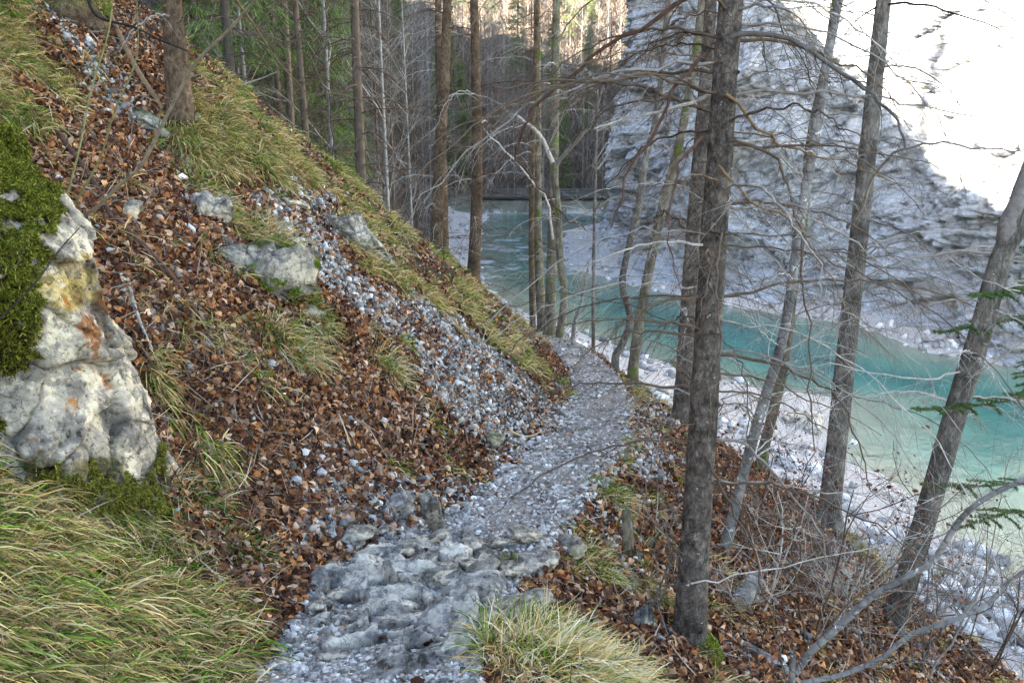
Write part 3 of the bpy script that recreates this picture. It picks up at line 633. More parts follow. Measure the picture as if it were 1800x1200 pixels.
    def hi(A, Nn): return sel(A, Nn) & (proj(A)[1] + 130 * vnoise(A[:, 0] * 5, A[:, 1] * 5, A[:, 2] * 5) < 500)
    moss_patch(V, f, n, hi, 100000, root, .019, ((.16, .19, .02), (.10, .125, .012), (.25, .26, .035), (.06, .07, .01), (.15, .12, .03)))
    moss_patch(V, f, n, lambda A, Nn: sel(A, Nn) & ~hi(A, Nn), 60000, root, .019, ((.13, .12, .012), (.08, .07, .01), (.20, .20, .02), (.045, .04, .008)))
    def sel2(A, Nn):
        x, y_, _ = proj(A); return (np.abs(x - 150) < 130) & (np.abs(y_ - 830) < 70) & (fbm(A[:, 0] * 5, A[:, 1] * 5, A[:, 2] * 5, 3, 5) > .08) & (Nn[:, 1] < .3)
    moss_patch(V, f, n, sel2, 24000, root, .018, ((.20, .20, .03), (.12, .10, .02), (.26, .24, .04)))
outcrop()
# broken bedrock step across the path
def bedrock():
    xs = np.linspace(-1.25, .42, 330); ys = np.linspace(2.75, 4.86, 380); X, Y = np.meshgrid(xs, ys)
    a = .52; u = X * math.cos(a) + Y * math.sin(a); v = -X * math.sin(a) + Y * math.cos(a)
    w = .25 * fbm(X * 2, Y * 2, 0, 3, 101); vv = (v + w * .6) / .17; saw = vv - np.floor(vv); st = _tab[(np.floor(vv)).astype(int) & 65535]
    fb_, fe_ = facets(np.stack([X, Y * 1.5, 0 * X], -1).reshape(-1, 3), 130, 6, ([-1.3, 4.4, -.05], [.5, 7.4, .05]), .045, .38, .03, .012, .05); h = .75 * fb_.reshape(X.shape) + .02 * (1 - saw)**1.4 + .055 * fbm(X * 3.5, Y * 5, 0, 5, 102, .62) - .012 + .035 * (1 - np.abs(fbm(u * 3, v * 6, 1, 3, 103)))**2 + .018 * fbm(X * 22, Y * 22, 0, 3, 104)
    cx = (X + .38) / .80; cy = (Y - 3.75) / 1.0; edge = cx**2 + cy**2 + .9 * fbm(X * 2.2, Y * 2.2, 3, 3, 105)
    base = H(X, Y, False); rt = pathx(Y) + pathw(Y); mask = sstep(1.0, .45, edge) * sstep(rt + .08, rt - .12, X); edge = np.where(X > rt - .05, np.maximum(edge, 1.1), edge); Z = base + (.038 + h) * mask - .10 * (1 - mask) * sstep(.75, 1.2, edge) - .015 * (1 - mask)
    i2 = np.arange(X.size).reshape(X.shape); q = np.stack([i2[:-1, :-1], i2[:-1, 1:], i2[1:, 1:], i2[1:, :-1]], -1).reshape(-1, 4)
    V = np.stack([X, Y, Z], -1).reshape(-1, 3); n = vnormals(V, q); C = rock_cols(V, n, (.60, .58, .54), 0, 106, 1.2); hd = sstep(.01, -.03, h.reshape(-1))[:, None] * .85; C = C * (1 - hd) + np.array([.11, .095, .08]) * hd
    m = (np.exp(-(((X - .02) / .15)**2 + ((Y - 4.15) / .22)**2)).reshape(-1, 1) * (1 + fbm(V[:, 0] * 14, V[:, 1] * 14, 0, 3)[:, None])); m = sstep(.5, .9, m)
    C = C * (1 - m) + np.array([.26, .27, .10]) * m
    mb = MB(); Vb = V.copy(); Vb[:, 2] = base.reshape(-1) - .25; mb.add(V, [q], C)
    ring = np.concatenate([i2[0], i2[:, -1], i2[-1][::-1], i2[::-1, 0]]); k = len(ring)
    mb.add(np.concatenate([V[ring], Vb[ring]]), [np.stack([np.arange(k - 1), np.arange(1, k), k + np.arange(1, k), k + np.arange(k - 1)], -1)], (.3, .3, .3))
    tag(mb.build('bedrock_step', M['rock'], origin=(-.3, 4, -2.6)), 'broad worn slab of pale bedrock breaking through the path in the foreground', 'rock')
bedrock()
rock(765, 940, .12, .10, .23, 'upright grey rock spike beside the left edge of the path', rot=(0, -12, 10), seed=5, base=(.30, .28, .25), mossy=.25, sink=.12, rough=.35)
rock(700, 905, .15, .14, .14, 'pitted blue grey rock just left of the upright rock spike', rot=(0, 10, 40), seed=6, base=(.36, .36, .37), sink=.25, rough=.3)
rock(868, 790, .10, .10, .15, 'small mossy stump shaped stone on the inner path edge', rot=(0, 10, 0), seed=8, base=(.36, .34, .26), mossy=.6, sub=4, sink=.15)
rock(360, 385, .20, .2, .17, 'pale angular boulder below the spruce on the leafy slope', seed=9, base=(.46, .44, .41), rot=(0, 25, 0), mossy=.15)
rock(225, 385, .12, .12, .11, 'small cream stone among leaves left of the angular boulder', seed=19, base=(.5, .47, .40), sub=4)
rock(480, 520, .34, .3, .32, 'mossy capped boulder in the middle of the leafy slope', seed=10, base=(.46, .44, .39), rot=(0, 20, 20), mossy=.3, mosstop=.28, sink=.2)
rock(415, 470, .20, .2, .18, 'dark grey rock tucked against the mossy capped boulder', seed=11, base=(.30, .30, .29), rot=(0, 30, 0), mossy=.2, sub=5)
rock(545, 560, .16, .14, .08, 'flat stone half hidden by grass below the mossy capped boulder', seed=12, base=(.4, .38, .33), mossy=.4, sub=4)
rock(625, 435, .38, .3, .28, 'craggy white boulder under the grassy ridge', seed=13, base=(.50, .49, .46), rot=(0, 32, 0), mossy=.12, rough=.32, sink=.2)
rock(512, 360, .22, .2, .055, 'flat cream slab lying on the upper scree', seed=14, base=(.55, .52, .45), sub=4, rot=(0, 15, 10), name='stone_slab')
rock(240, 225, .42, .3, .16, 'long layered grey slab left of the spruce on the slope', seed=15, base=(.36, .37, .36), rot=(0, 24, 0), mossy=.35, rough=.3, name='stone_slab')
rock(345, 225, .10, .1, .13, 'small cream rock right of the spruce trunk under grass', seed=16, base=(.52, .48, .38), mossy=.3, sub=4)
rock(325, 300, .07, .07, .09, 'small rounded lichen green stone at the foot of the spruce', seed=17, base=(.30, .33, .25), mossy=.2, sub=4)
rock(928, 825, .055, .05, .045, 'left of two pale stones at the inner path edge', seed=18, base=(.5, .47, .42), sub=3, sink=.1)
rock(905, 832, .05, .05, .045, 'larger pale stone beside another at the inner path edge', seed=20, base=(.5, .47, .42), sub=3, sink=.1)
rock(1128, 1105, .09, .08, .13, 'dark slate coloured stone between the grass tussock and big spruce', seed=21, base=(.17, .19, .21), sub=4, rot=(0, 20, 20))
rock(1005, 985, .12, .12, .10, 'grey rock with a mossy corner at the outer end of the bedrock slab', seed=22, base=(.36, .34, .32), mossy=.3, sub=4, sink=.1)
rock(930, 1010, .19, .14, .075, 'flat grey rock wedged in the outer path edge behind the tussock', seed=23, base=(.40, .40, .42), sub=4, sink=.15)
rock(1090, 745, .07, .07, .05, 'small white stone on the outer path edge at the bend', seed=24, base=(.55, .54, .52), sub=3)
rock(430, 1030, .05, .04, .03, 'small white stone in moss beside the lower left path edge', seed=25, base=(.6, .6, .58), sub=3)
rock(1440, 760, .9, .8, .45, 'white boulder on the river bar behind the grey spruce', seed=26, base=(.62, .61, .60), P=(10.2, 25.5, -9.9), name='river_boulder')
rock(1390, 730, .7, .6, .3, 'low pale boulder at the waterline left of the bigger white boulder', seed=27, base=(.58, .57, .55), P=(8.6, 27, -9.8), name='river_boulder')
# stones embedded in the path and lying loose
LS = [(700, 1085, .09, 'pale humped stone in the path gravel below the bedrock slab'), (640, 1120, .07, 'small white stone in the gravel left of the humped stone'), (590, 1165, .10, 'big white stone at the bottom of the path near the left corner of the gravel'), (770, 1105, .06, 'small pale stone in the gravel beside the big tussock'),
      (560, 1060, .06, 'small stone at the left rim of the lower path gravel'), (860, 880, .035, 'tiny pale stone on the path just past the upright rock spike'), (950, 870, .03, 'tiny pale stone in the middle of the path near the first bend'), (690, 600, .05, 'pale stone near the tuft at the edge of the scree'), (740, 560, .045, 'small pale stone in the scree under the grassy ridge'),
      (800, 760, .05, 'pale stone where leaves meet the lower scree'), (450, 480, .045, 'pale stone in the leaves left of the mossy capped boulder'), (700, 730, .05, 'white stone alone in the leaves above the path'), (1110, 700, .05, 'pale stone on the outer path edge beyond the bend'), (1040, 900, .05, 'small pale stone on the outer path edge beside the dry tuft')]
for k, (px, py, sz, lab) in enumerate(LS): rock(px, py, sz, sz * .8, sz * .5, lab, 'stone', seed=40 + k, sub=4, sink=.3, name='loose_stone', base=(.42, .415, .41), rot=(0, 10 * k, 30 * k))
# bedded angular blocks along the bedrock slab
rb = np.random.default_rng(9)
for k in range(26):
    x, y_ = rb.uniform(-1.0, .25), rb.uniform(3.25, 4.7); sz = rb.uniform(.05, .14)
    o = rock(0, 0, sz * 1.3, sz * .8, sz * .45, 'angular pale block bedded in the worn rock step of the path', 'stone', P=(x, y_, gz(x, y_) + .06), seed=70 + k, sub=4, sink=.35, name='bedded_block', base=(.52, .50, .46), rot=(rb.uniform(-15, 15), rb.uniform(-15, 15), rb.uniform(0, 60)))[0]; o['group'] = 'blocks bedded in the rock step'

# ------------------------------------------------------------------ twigs, limbs, trees
TWC = {'brown': (.11, .08, .055), 'red': (.09, .05, .034), 'grey': (.16, .145, .125), 'pale': (.34, .31, .265), 'warm': (.15, .10, .055), 'dark': (.035, .028, .022), 'far': (.13, .092, .068)}
def jc(c): return np.array(TWC[c] if isinstance(c, str) else c) * random.uniform(.7, 1.35)
def twigs(mb, pts, L, r, col, n, rnd, depth, down=.5, side=None, sides=3, ang=.9):
    m = len(pts)
    for k in range(n):
        t = .12 + .85 * (k + rnd.random()) / n; i = min(int(t * (m - 1)), m - 2); fr = t * (m - 1) - i; p = pts[i] * (1 - fr) + pts[i + 1] * fr
        tg = unit(pts[i + 1] - pts[i]); s = unit(np.cross(tg, np.array([0, 0, 1.])) + 1e-3)
        sg = 1 if k % 2 else -1; d = unit(tg * math.cos(ang) + s * sg * math.sin(ang) * rnd.uniform(.6, 1.3) + np.array([0, 0, rnd.uniform(-down, .12)]))
        l = L * (1 - .65 * t) * rnd.uniform(.5, 1.2); q = [p]; dd = d
        ns = 4 if depth > 0 else 3
        for j in range(ns):
            dd = unit(dd + np.array([0, 0, -down * .35]) + .17 * np.array([rnd.gauss(0, 1), rnd.gauss(0, 1), rnd.gauss(0, 1)])); q.append(q[-1] + dd * l / ns)
        q = np.array(q); rr = r * (1 - .5 * t)
        mb.tube(q, np.linspace(rr, rr * .35, ns + 1), sides, col * rnd.uniform(.8, 1.25))
        if depth > 0: twigs(mb, q, l * .5, rr * .6, col, max(2, int(n * .45)), rnd, depth - 1, down, None, 3, ang)
def limb(mb, pts, r0, r1, col, rnd, ntw=9, depth=1, Lt=None, sides=5, down=.5, ang=.9):
    pts = spline(pts, max(8, len(pts) * 3)); L = np.linalg.norm(np.diff(pts, axis=0), axis=1).sum()
    pts[1:-1] += np.array([[rnd.gauss(0, 1), rnd.gauss(0, 1), rnd.gauss(0, 1)] for _ in range(len(pts) - 2)]) * .006 * L
    mb.tube(pts, np.linspace(r0, r1, len(pts)), sides, col)
    dist = max(2., float(pts.mean(0) @ FW)); twigs(mb, pts, Lt or L * .42, max(r0 * .3, .0012, .00026 * dist), col, ntw, rnd, depth, down, ang=ang)
def droop_pts(p, az, L, e0, fall, rnd, n=6):
    q = [p]; e = e0; a = az
    for k in range(n): 
        q.append(q[-1] + L / n * np.array([math.cos(a) * math.cos(e), math.sin(a) * math.cos(e), math.sin(e)])); e -= fall / n; a += rnd.gauss(0, .12)
    return np.array(q)
def trunk_pts(pix, Y, top=None, n=26):
    """trunk from pixel stations at one distance, carried on above the frame"""
    if isinstance(pix[0], (int, float)): pix = [pix]
    P = [at(x, y_, Y) for x, y_ in pix]; g = ground(*pix[0]) if Y is None else None
    d = unit(P[-1] - P[-2])
    if top: P = P + [P[-1] + d * top * .5, P[-1] + d * top]
    Q = spline(P, n); z0 = gz(Q[0][0], Q[0][1]); b = Q[0].copy(); b[2] = min(z0, b[2]) - .25; return np.vstack([b, Q])
def depth_at(px, py):
    return ground(px, py)[1]
def trunk_mesh(mb, pts, r0, r1, sides=20, flare=.5, rough=.09, fh=.35):
    z0 = pts[0][2] + .25; n = max(40, int(np.linalg.norm(pts[-1] - pts[0]) * 14)); Q = spline(pts, min(n, 260))
    t = np.linspace(0, 1, len(Q)); r = r0 + (r1 - r0) * t
    def fl(th, p):
        h = np.clip((p[:, 2:3] - z0) / fh, 0, 5) if p.ndim == 2 else 0
        return 1 + flare * np.exp(-h * 2.2) * (1 + .35 * np.sin(th * 4 + 1) + .2 * np.sin(th * 7)) 
    mb.tube(Q, r, sides, None, rough=rough, flare=fl)
    return Q, r
def tree(name, pix, Y, w0, w1, label, mat, cat='tree', nb=0, bl=(1, 2), bz=None, bcol='brown', seed=1, top=6, limbs=(), group=None, sides=20, flare=.5, nt=8, depth=1, parts=True, fall=(.6, 1.4), e0=(-.1, .35), br=.011, rough=.09, moss=None, knots=0):
    rnd = random.Random(seed); pts = trunk_pts(pix, Y, top); d0 = pts[1] @ FW
    root = empty(name, pts[1], label, cat, group); mb = MB()
    wtop_d = pts[-1] @ FW; r0 = w0 / 2 * d0 / F; r1 = r0 * w1 / w0 * .45 if top > 3 else r0 * w1 / w0
    Q, r = trunk_mesh(mb, pts, r0, r1, sides, flare, rough)
    for k in range(knots):
        i = rnd.randrange(8, len(Q) - 2); a = rnd.uniform(0, 6.28); p = Q[i] + r[i] * .92 * np.array([math.cos(a), math.sin(a), 0])
        mb.tube([p - .02 * unit(p - Q[i]), p + unit(p - Q[i]) * .006, p + unit(p - Q[i]) * .028], [r[i] * .36, r[i] * .26, r[i] * .07], 8, None, cap=True)
    mb.build('trunk', M[mat], root, smooth=True)
    cm = None if parts else MB(); z = np.array([q[2] for q in Q])
    lo, hi = bz or (z[0] + 1.2, z[-1])
    for k in range(nb):
        zz = rnd.uniform(lo, hi); i = int(np.argmin(abs(z - zz))); az = rnd.uniform(0, 2 * math.pi)
        L = rnd.uniform(*bl); p = Q[i] + r[i] * .7 * np.array([math.cos(az), math.sin(az), 0])
        m_ = MB() if parts else cm; P_ = droop_pts(p, az, L, rnd.uniform(*e0), rnd.uniform(*fall), rnd)
        # keep limbs from swinging right past the lens
        if (P_ @ FW).min() < 1.3: continue
        limb(m_, P_, br * rnd.uniform(.5, 1.3), .0018, jc('pale' if rnd.random() < .28 else bcol), rnd, nt, depth)
        if parts: m_.build('branch', M['twig'], root)
    for (lp, Ys, ra, rb, col, ntw) in limbs:
        n_ = len(lp); yy = np.linspace(Ys[0], Ys[1], n_); P_ = [at(x, y_, Yq) for (x, y_), Yq in zip(lp, yy)]
        m_ = MB() if parts else cm; limb(m_, P_, ra, rb, jc(col), rnd, ntw, 1, Lt=.42, sides=7); 
        if parts: m_.build('branch', M['twig'], root)
    if cm and cm.n: cm.build('crown', M['twig'], root)
    if moss:
        v, f = ICOS[5]; sc = np.array([r0 * 1.9, r0 * 1.9, moss]); V = v * sc + pts[1] + np.array([0, -.03, moss * .3]); n = vnormals(V, f)
        moss_patch(V, f, n, lambda A, Nn: (Nn[:, 2] > -.4) & (fbm(A[:, 0] * 6, A[:, 1] * 6, A[:, 2] * 6, 2, seed) > -.25), 6000, root, .016)
    return root, Q, r

L1 = [([(1285, 66), (1345, 60), (1420, 85), (1480, 130), (1540, 172), (1575, 212), (1590, 260)], (4.45, 4.0), .015, .005, 'grey', 16),
      ([(1285, 70), (1370, 72), (1460, 98), (1520, 128), (1556, 160), (1600, 230)], (4.5, 4.7), .010, .002, 'warm', 10),
      ([(1268, 246), (1340, 262), (1378, 305), (1396, 350), (1408, 430), (1412, 520), (1422, 610), (1428, 700), (1432, 790)], (4.45, 3.9), .009, .003, 'brown', 16),
      ([(1275, 168), (1390, 163), (1500, 166), (1600, 184), (1700, 200), (1790, 212)], (4.5, 4.9), .010, .002, 'grey', 16),
      ([(1268, 256), (1400, 256), (1500, 262), (1590, 275), (1650, 297)], (4.5, 5.0), .008, .002, 'brown', 12),
      ([(1242, 616), (1330, 632), (1400, 655), (1460, 685), (1490, 730), (1512, 790), (1530, 860)], (4.5, 4.0), .011, .003, 'brown', 13),
      ([(1240, 655), (1330, 662), (1400, 690), (1470, 722), (1550, 765)], (4.5, 4.9), .008, .002, 'brown', 10),
      ([(1235, 762), (1310, 780), (1350, 822), (1400, 880), (1438, 930), (1452, 990), (1446, 1060)], (4.5, 4.2), .010, .003, 'grey', 10),
      ([(1275, 165), (1345, 232), (1400, 262), (1500, 290), (1600, 330)], (4.4, 4.9), .010, .002, 'warm', 11),
      ([(1262, 290), (1330, 360), (1400, 400), (1450, 470), (1500, 560), (1590, 640)], (4.4, 4.1), .008, .002, 'warm', 12),
      ([(1255, -30), (1180, 15), (1080, 75), (1000, 130), (940, 190), (911, 237), (914, 278), (940, 322), (985, 370), (1030, 405)], (4.5, 4.7), .013, .003, 'red', 16),
      ([(1245, 168), (1190, 190), (1110, 206), (1045, 226)], (4.5, 4.3), .011, .005, 'pale', 8),
      ([(1240, 95), (1190, 150), (1150, 235), (1105, 300), (1088, 360), (1074, 400)], (4.5, 4.1), .011, .004, 'red', 10),
      ([(1235, 240), (1200, 280), (1180, 360), (1178, 440), (1200, 520)], (4.5, 4.2), .009, .002, 'red', 10),
      ([(1215, 1025), (1300, 1010), (1400, 990), (1470, 975), (1540, 960), (1620, 935)], (4.4, 4.2), .006, .0015, 'pale', 12),
      ([(1230, 838), (1330, 850), (1450, 862), (1560, 868), (1650, 880)], (4.5, 4.8), .006, .0015, 'pale', 12)]
tree('spruce', [(1208, 1165), (1232, 800), (1256, 400), (1285, 0)], 4.5, 54, 45, 'large dark barked spruce full of dead limbs right of the path in front', 'spruce_bark', nb=84, bl=(.7, 2.2), bcol='brown', seed=11, limbs=L1, sides=44, flare=.7, nt=15, top=4, bz=(-2.1, 2.0), knots=26, rough=.10, moss=.16, br=.008)
T2L = [([(1490, 400), (1510, 370), (1545, 300), (1590, 262), (1650, 252), (1720, 262), (1810, 262)], (8.4, 6.5), .018, .006, 'pale', 12),
       ([(1550, 10), (1600, 5), (1660, 20), (1740, 45), (1800, 80)], (8.5, 7.5), .014, .003, 'dark', 12),
       ([(1545, 10), (1500, 40), (1470, 90)], (8.5, 8.2), .010, .003, 'dark', 6)]
tree('spruce', [(1455, 930), (1490, 600), (1522, 300), (1553, 0)], 8.5, 37, 27, 'straight grey barked spruce growing at the bank edge above the white bar', 'grey_bark', nb=80, bl=(.8, 2.6), bcol='grey', seed=12, limbs=T2L, sides=28, flare=.7, nt=12, top=5, bz=(-3.0, 3.2), br=.009, knots=8)
tree('leaning_tree', [(1568, 1105), (1600, 1000), (1640, 865), (1690, 690), (1722, 590), (1752, 480), (1780, 410), (1830, 330)], 6.9, 38, 27, 'thick smooth trunk leaning right over the water, forked near its top', 'grey_bark', nb=26, bl=(.6, 1.8), bcol='pale', seed=13, sides=30, flare=.25, nt=10, top=2, bz=(-2.8, .3),
     limbs=[([(1772, 440), (1770, 400), (1790, 350), (1825, 250)], (6.9, 6.9), .085, .06, (.14, .13, .115), 1),
            ([(1700, 650), (1640, 665), (1560, 660), (1470, 640), (1400, 645)], (6.9, 6.6), .010, .002, 'pale', 10),
            ([(1690, 665), (1720, 655), (1800, 600)], (6.9, 6.5), .012, .005, 'pale', 5)], rough=.05)
tree('spruce', [(1198, 718), (1212, 500), (1240, 150), (1250, 0)], 9.6, 30, 24, 'second spruce half hidden behind the large dark barked one', 'spruce_bark', nb=70, bl=(.6, 2.2), bcol='brown', seed=14, sides=20, nt=8, top=5, bz=(-2.8, 3.2), br=.009, flare=.4)
tree('twin_stem_tree', [(1265, 1000), (1300, 860), (1335, 730), (1372, 610), (1392, 500), (1405, 400), (1432, 250), (1450, 130), (1475, 0)], 6.0, 19, 11, 'slim pinkish curved stem between the large spruce and the grey spruce', 'smooth_bark', nb=34, bl=(.5, 1.7), bcol='pale', seed=15, sides=14, nt=10, top=2.5, bz=(-2.8, 1.5), br=.007, flare=.2, rough=.03, fall=(-.3, .6), e0=(.2, .8))
tree('mossy_sapling', [(1340, 800), (1378, 640), (1392, 520), (1412, 380), (1425, 250), (1455, 100), (1470, 0)], 9.0, 19, 11, 'slim mossy stem standing behind the pinkish curved one', 'mossy_bark', nb=30, bl=(.5, 1.7), bcol='grey', seed=16, sides=14, nt=9, top=3, bz=(-3, 2.4), br=.008, flare=.2, rough=.04, fall=(-.3, .6), e0=(.2, .8))
tree('beech_sapling', [(1082, 628), (1100, 590), (1108, 555), (1094, 500), (1104, 440), (1120, 370), (1135, 280), (1156, 190), (1175, 0)], 12.6, 14, 8, 'pale crooked sapling with a kinked foot at the outer path edge', 'grey_bark', nb=26, bl=(.5, 1.7), bcol='pale', seed=17, sides=12, nt=8, top=3, bz=(-3, 3.5), br=.008, flare=.1, rough=.03, fall=(-.4, .5), e0=(.1, .9))
tree('beech_sapling', [(1113, 648), (1120, 590), (1136, 500), (1150, 430), (1168, 350), (1195, 250), (1222, 100), (1235, 0)], 12.0, 19, 11, 'mossy leaning sapling right of the pale crooked one at the path edge', 'mossy_bark', nb=26, bl=(.5, 1.7), bcol='grey', seed=18, sides=12, nt=8, top=3, bz=(-3, 3.5), br=.008, flare=.2, rough=.04, fall=(-.4, .5), e0=(.1, .9))
tree('thin_sapling', [(1043, 612), (1043, 500), (1045, 380), (1048, 250)], 14.2, 7, 3, 'thin straight dark sapling standing alone left of the crooked sapling', 'grey_bark', nb=22, bl=(.4, 1.2), bcol='pale', seed=19, sides=8, nt=6, top=1, parts=False, bz=(-3, 1.5), br=.006, flare=.1, rough=.03, fall=(-.4, .4), e0=(.2, .9))
tree('cut_sapling', [(1007, 596), (1010, 570), (1022, 530), (1030, 490)], 15, 8, 4, 'pale pollarded sapling with a stubby top beside the far path', 'smooth_bark', nb=10, bl=(.3, .9), bcol='pale', seed=20, sides=8, nt=5, top=.3, parts=False, bz=(-3.6, -2.9), br=.006, flare=.1, rough=.03, fall=(-.6, .2), e0=(.3, 1.1))
for k, (pix, Y, w0, w1, lab, mt, nbb) in enumerate([
    ([(936, 572), (934, 400), (938, 200), (945, 0)], 17.5, 11, 9, 'thinnest reddish trunk at the left of the cluster by the far path', 'warm_bark', 60),
    ([(953, 578), (945, 400), (945, 200), (944, 0)], 18.0, 17, 13, 'second trunk from the left in the cluster by the far path', 'mossy_bark', 50),
    ([(966, 580), (972, 400), (975, 200), (978, 0)], 17.2, 21, 13, 'thickest spotted trunk in the cluster by the far path', 'mossy_bark', 40)]):
    tree('spruce', pix, Y, w0, w1, lab, mt, nb=nbb, bl=(.6, 2.0), bcol='brown', seed=30 + k, sides=16, nt=7, top=6, parts=False, bz=(-4, 5), br=.010, flare=.3)
tree('birch_like_tree', [(984, 586), (992, 520), (984, 450), (982, 380), (976, 320), (974, 285)], 16.6, 14, 10, 'pale spotted kinked tree forking at the right of the far trunk cluster', 'mossy_bark', nb=12, bl=(.4, 1.5), bcol='pale', seed=34, sides=14, nt=7, top=0, bz=(-3.3, -.6), br=.009, flare=.2,
     limbs=[([(976, 292), (1000, 262), (1025, 235), (1045, 200), (1060, 150)], (16.6, 16), .05, .02, 'grey', 9), ([(974, 290), (950, 240), (920, 212), (905, 200)], (16.6, 16.4), .05, .02, 'pale', 8),
            ([(972, 420), (960, 350), (900, 275), (850, 225)], (16.6, 16), .03, .01, 'pale', 8), ([(985, 400), (1040, 370), (1090, 345), (1140, 362)], (16.5, 15), .022, .008, 'pale', 6)])
tree('spruce', [(766, 468), (772, 300), (782, 120), (787, -10)], 17.5, 24, 17, 'grey brown spruce at the brow of the grassy ridge, left of a redder one', 'warm_bark', nb=70, bl=(.6, 2.2), bcol='brown', seed=41, sides=20, nt=8, top=6, parts=False, bz=(-3, 5), br=.011, flare=.35)
tree('spruce', [(782, 478), (778, 300), (772, 120), (770, -10)], 20.5, 17, 15, 'slimmer spruce crossing just behind the grey brown one on the ridge', 'warm_bark', nb=50, bl=(.6, 2.0), bcol='brown', seed=42, sides=16, nt=7, top=6, parts=False, bz=(-3, 6), br=.011, flare=.3)
tree('spruce', [(832, 484), (838, 350), (838, 200), (833, -10)], 18.3, 23, 17, 'reddish brown spruce nearest the river on the grassy ridge', 'warm_bark', nb=80, bl=(.6, 2.2), bcol='red', seed=43, sides=20, nt=8, top=6, parts=False, bz=(-4, 6), br=.011, flare=.5)
tree('spruce', [(322, 283), (314, 160), (306, 60), (300, -20)], 7.6, 50, 40, 'sturdy scaly barked spruce on the leafy slope at upper left', 'warm_bark', nb=26, bl=(.5, 1.5), bcol='brown', seed=44, sides=40, nt=8, top=4, bz=(.4, 4), br=.008, flare=.4, knots=10, moss=.08)
tree('spruce', [(128, 22), (118, -60), (110, -160)], 8.2, 62, 50, 'broad dark stump like trunk foot at the very top left', 'warm_bark', nb=0, seed=45, sides=30, top=4, flare=.6, moss=.25)
tree('mossy_stump', [(1108, 1050), (1105, 980), (1102, 905)], 5.0, 20, 17, 'thin broken stem with mossy foot between the path edge and big spruce', 'mossy_bark', 'stump', nb=0, seed=46, sides=14, top=.02, flare=.1, moss=.09)

# ------------------------------------------------------------------ wood beyond the ridge and across the river
def far_tree(kind, seed, h=20):
    rnd = random.Random(seed); tk = MB(); cr = MB(); nd = None
    lean = rnd.uniform(-.02, .02); P = np.array([[lean * z * z * .05, .01 * z, z] for z in np.linspace(-.6, h, 14)]); r = np.linspace(.13, .025, 14)
    bc = {'spruce': (.12, .09, .062), 'green': (.10, .08, .06), 'bare': (.26, .24, .21)}[kind]
    if kind == 'bare': r = r * .55
    tk.tube(P, r, 9, np.array(bc), rough=.1)
    if kind in ('spruce', 'green'):
        for k in range(230):
            z = rnd.uniform(1.0, h * .98); az = rnd.uniform(0, 6.28); L = rnd.uniform(.8, 2.4) * (1 - .6 * z / h); i = z / h
            q = droop_pts(np.array([lean * z * z * .05, .01 * z, z]), az, L, rnd.uniform(-.1, .3), rnd.uniform(.5, 1.4), rnd, 4)
            cr.tube(q, np.linspace(.018, .006, 5), 3, jc('far')); twigs(cr, q, L * .45, .0085, jc('far'), 9, rnd, 0, .6)
        if kind == 'green':
            nd = MB()
            for k in range(230):
                z = rnd.uniform(h * .10, h * .98) ; az = rnd.uniform(0, 6.28); L = rnd.uniform(1.2, 2.6) * (1.05 - .8 * z / h)
                q = droop_pts(np.array([0, 0, z]), az, L, rnd.uniform(-.1, .3), rnd.uniform(.4, .9), rnd, 5)
                n = 70; t = np.random.default_rng(seed * 999 + k).random(n)**.7; b = np.stack([np.interp(t, np.linspace(0, 1, 6), q[:, j]) for j in range(3)], -1)
                rr = np.random.default_rng(k); D = rr.normal(size=(n, 3)) * .6 + unit(q[-1] - q[0]) + np.array([0, 0, -.5]); b = b + rr.normal(size=(n, 3)) * np.array([.10, .10, .04])
                add_blades(nd, b, D, .14 + .16 * rr.random(n), .012, [(.12, .19, .045), (.17, .25, .06), (.08, .13, .03)], rr.uniform(.2, .6, n), .3)
    else:
        def grow(p, d, L, rr_, dep):
            q = [p]; dd = d
            for j in range(4): dd = unit(dd + .16 * np.array([rnd.gauss(0, 1), rnd.gauss(0, 1), rnd.gauss(0, 1)]) + np.array([0, 0, .1])); q.append(q[-1] + dd * L / 4)
            cr.tube(q, np.linspace(rr_, rr_ * .5, 5), 3, np.array(bc) * rnd.uniform(.7, 1.1))
            if dep:
                for j in range(4): i = rnd.randrange(1, 5); grow(q[i], unit(dd + np.array([rnd.gauss(0, .8), rnd.gauss(0, .8), rnd.gauss(.1, .3)])), L * .62, rr_ * .5, dep - 1)
        for k in range(26):
            z = rnd.uniform(.15, .98) * h; az = rnd.uniform(0, 6.28); grow(np.array([0, .01 * z, z]), unit((math.cos(az), math.sin(az), .9)), rnd.uniform(1.2, 2.8), .035, 2)
    return tk.mesh('trunk'), cr.mesh('crown'), (nd.mesh('foliage') if nd else None)
for k in M: pass
PROTO = {}
for kind, ns in (('spruce', 4), ('green', 3), ('bare', 4)):
    for s in range(ns):
        a = far_tree(kind, 100 + s * 7 + len(kind), [20, 17, 22, 15][s]); a[0].materials.append(M['far_bark']); a[1].materials.append(M['twig'])
        if a[2]: a[2].materials.append(M['needle'])
        PROTO.setdefault(kind, []).append(a)
FL = {'spruce': ('spruce', 'brown dead limbed spruce in the wood beyond the ridge', 'brown spruces beyond the ridge'),
      'green': ('evergreen_spruce', 'green needled spruce in the wood beyond the ridge', 'green spruces beyond the ridge'),
      'bare': ('bare_tree', 'bare pale trunked tree in the valley wood', 'bare trees in the valley wood'),
      'spruce2': ('spruce', 'distant brown spruce on the slope behind the footbridge', 'brown spruces behind the footbridge'),
      'green2': ('evergreen_spruce', 'distant green spruce on the slope behind the footbridge', 'green spruces behind the footbridge'),
      'bare2': ('bare_tree', 'distant bare pale tree on the slope behind the footbridge', 'bare trees behind the footbridge')}
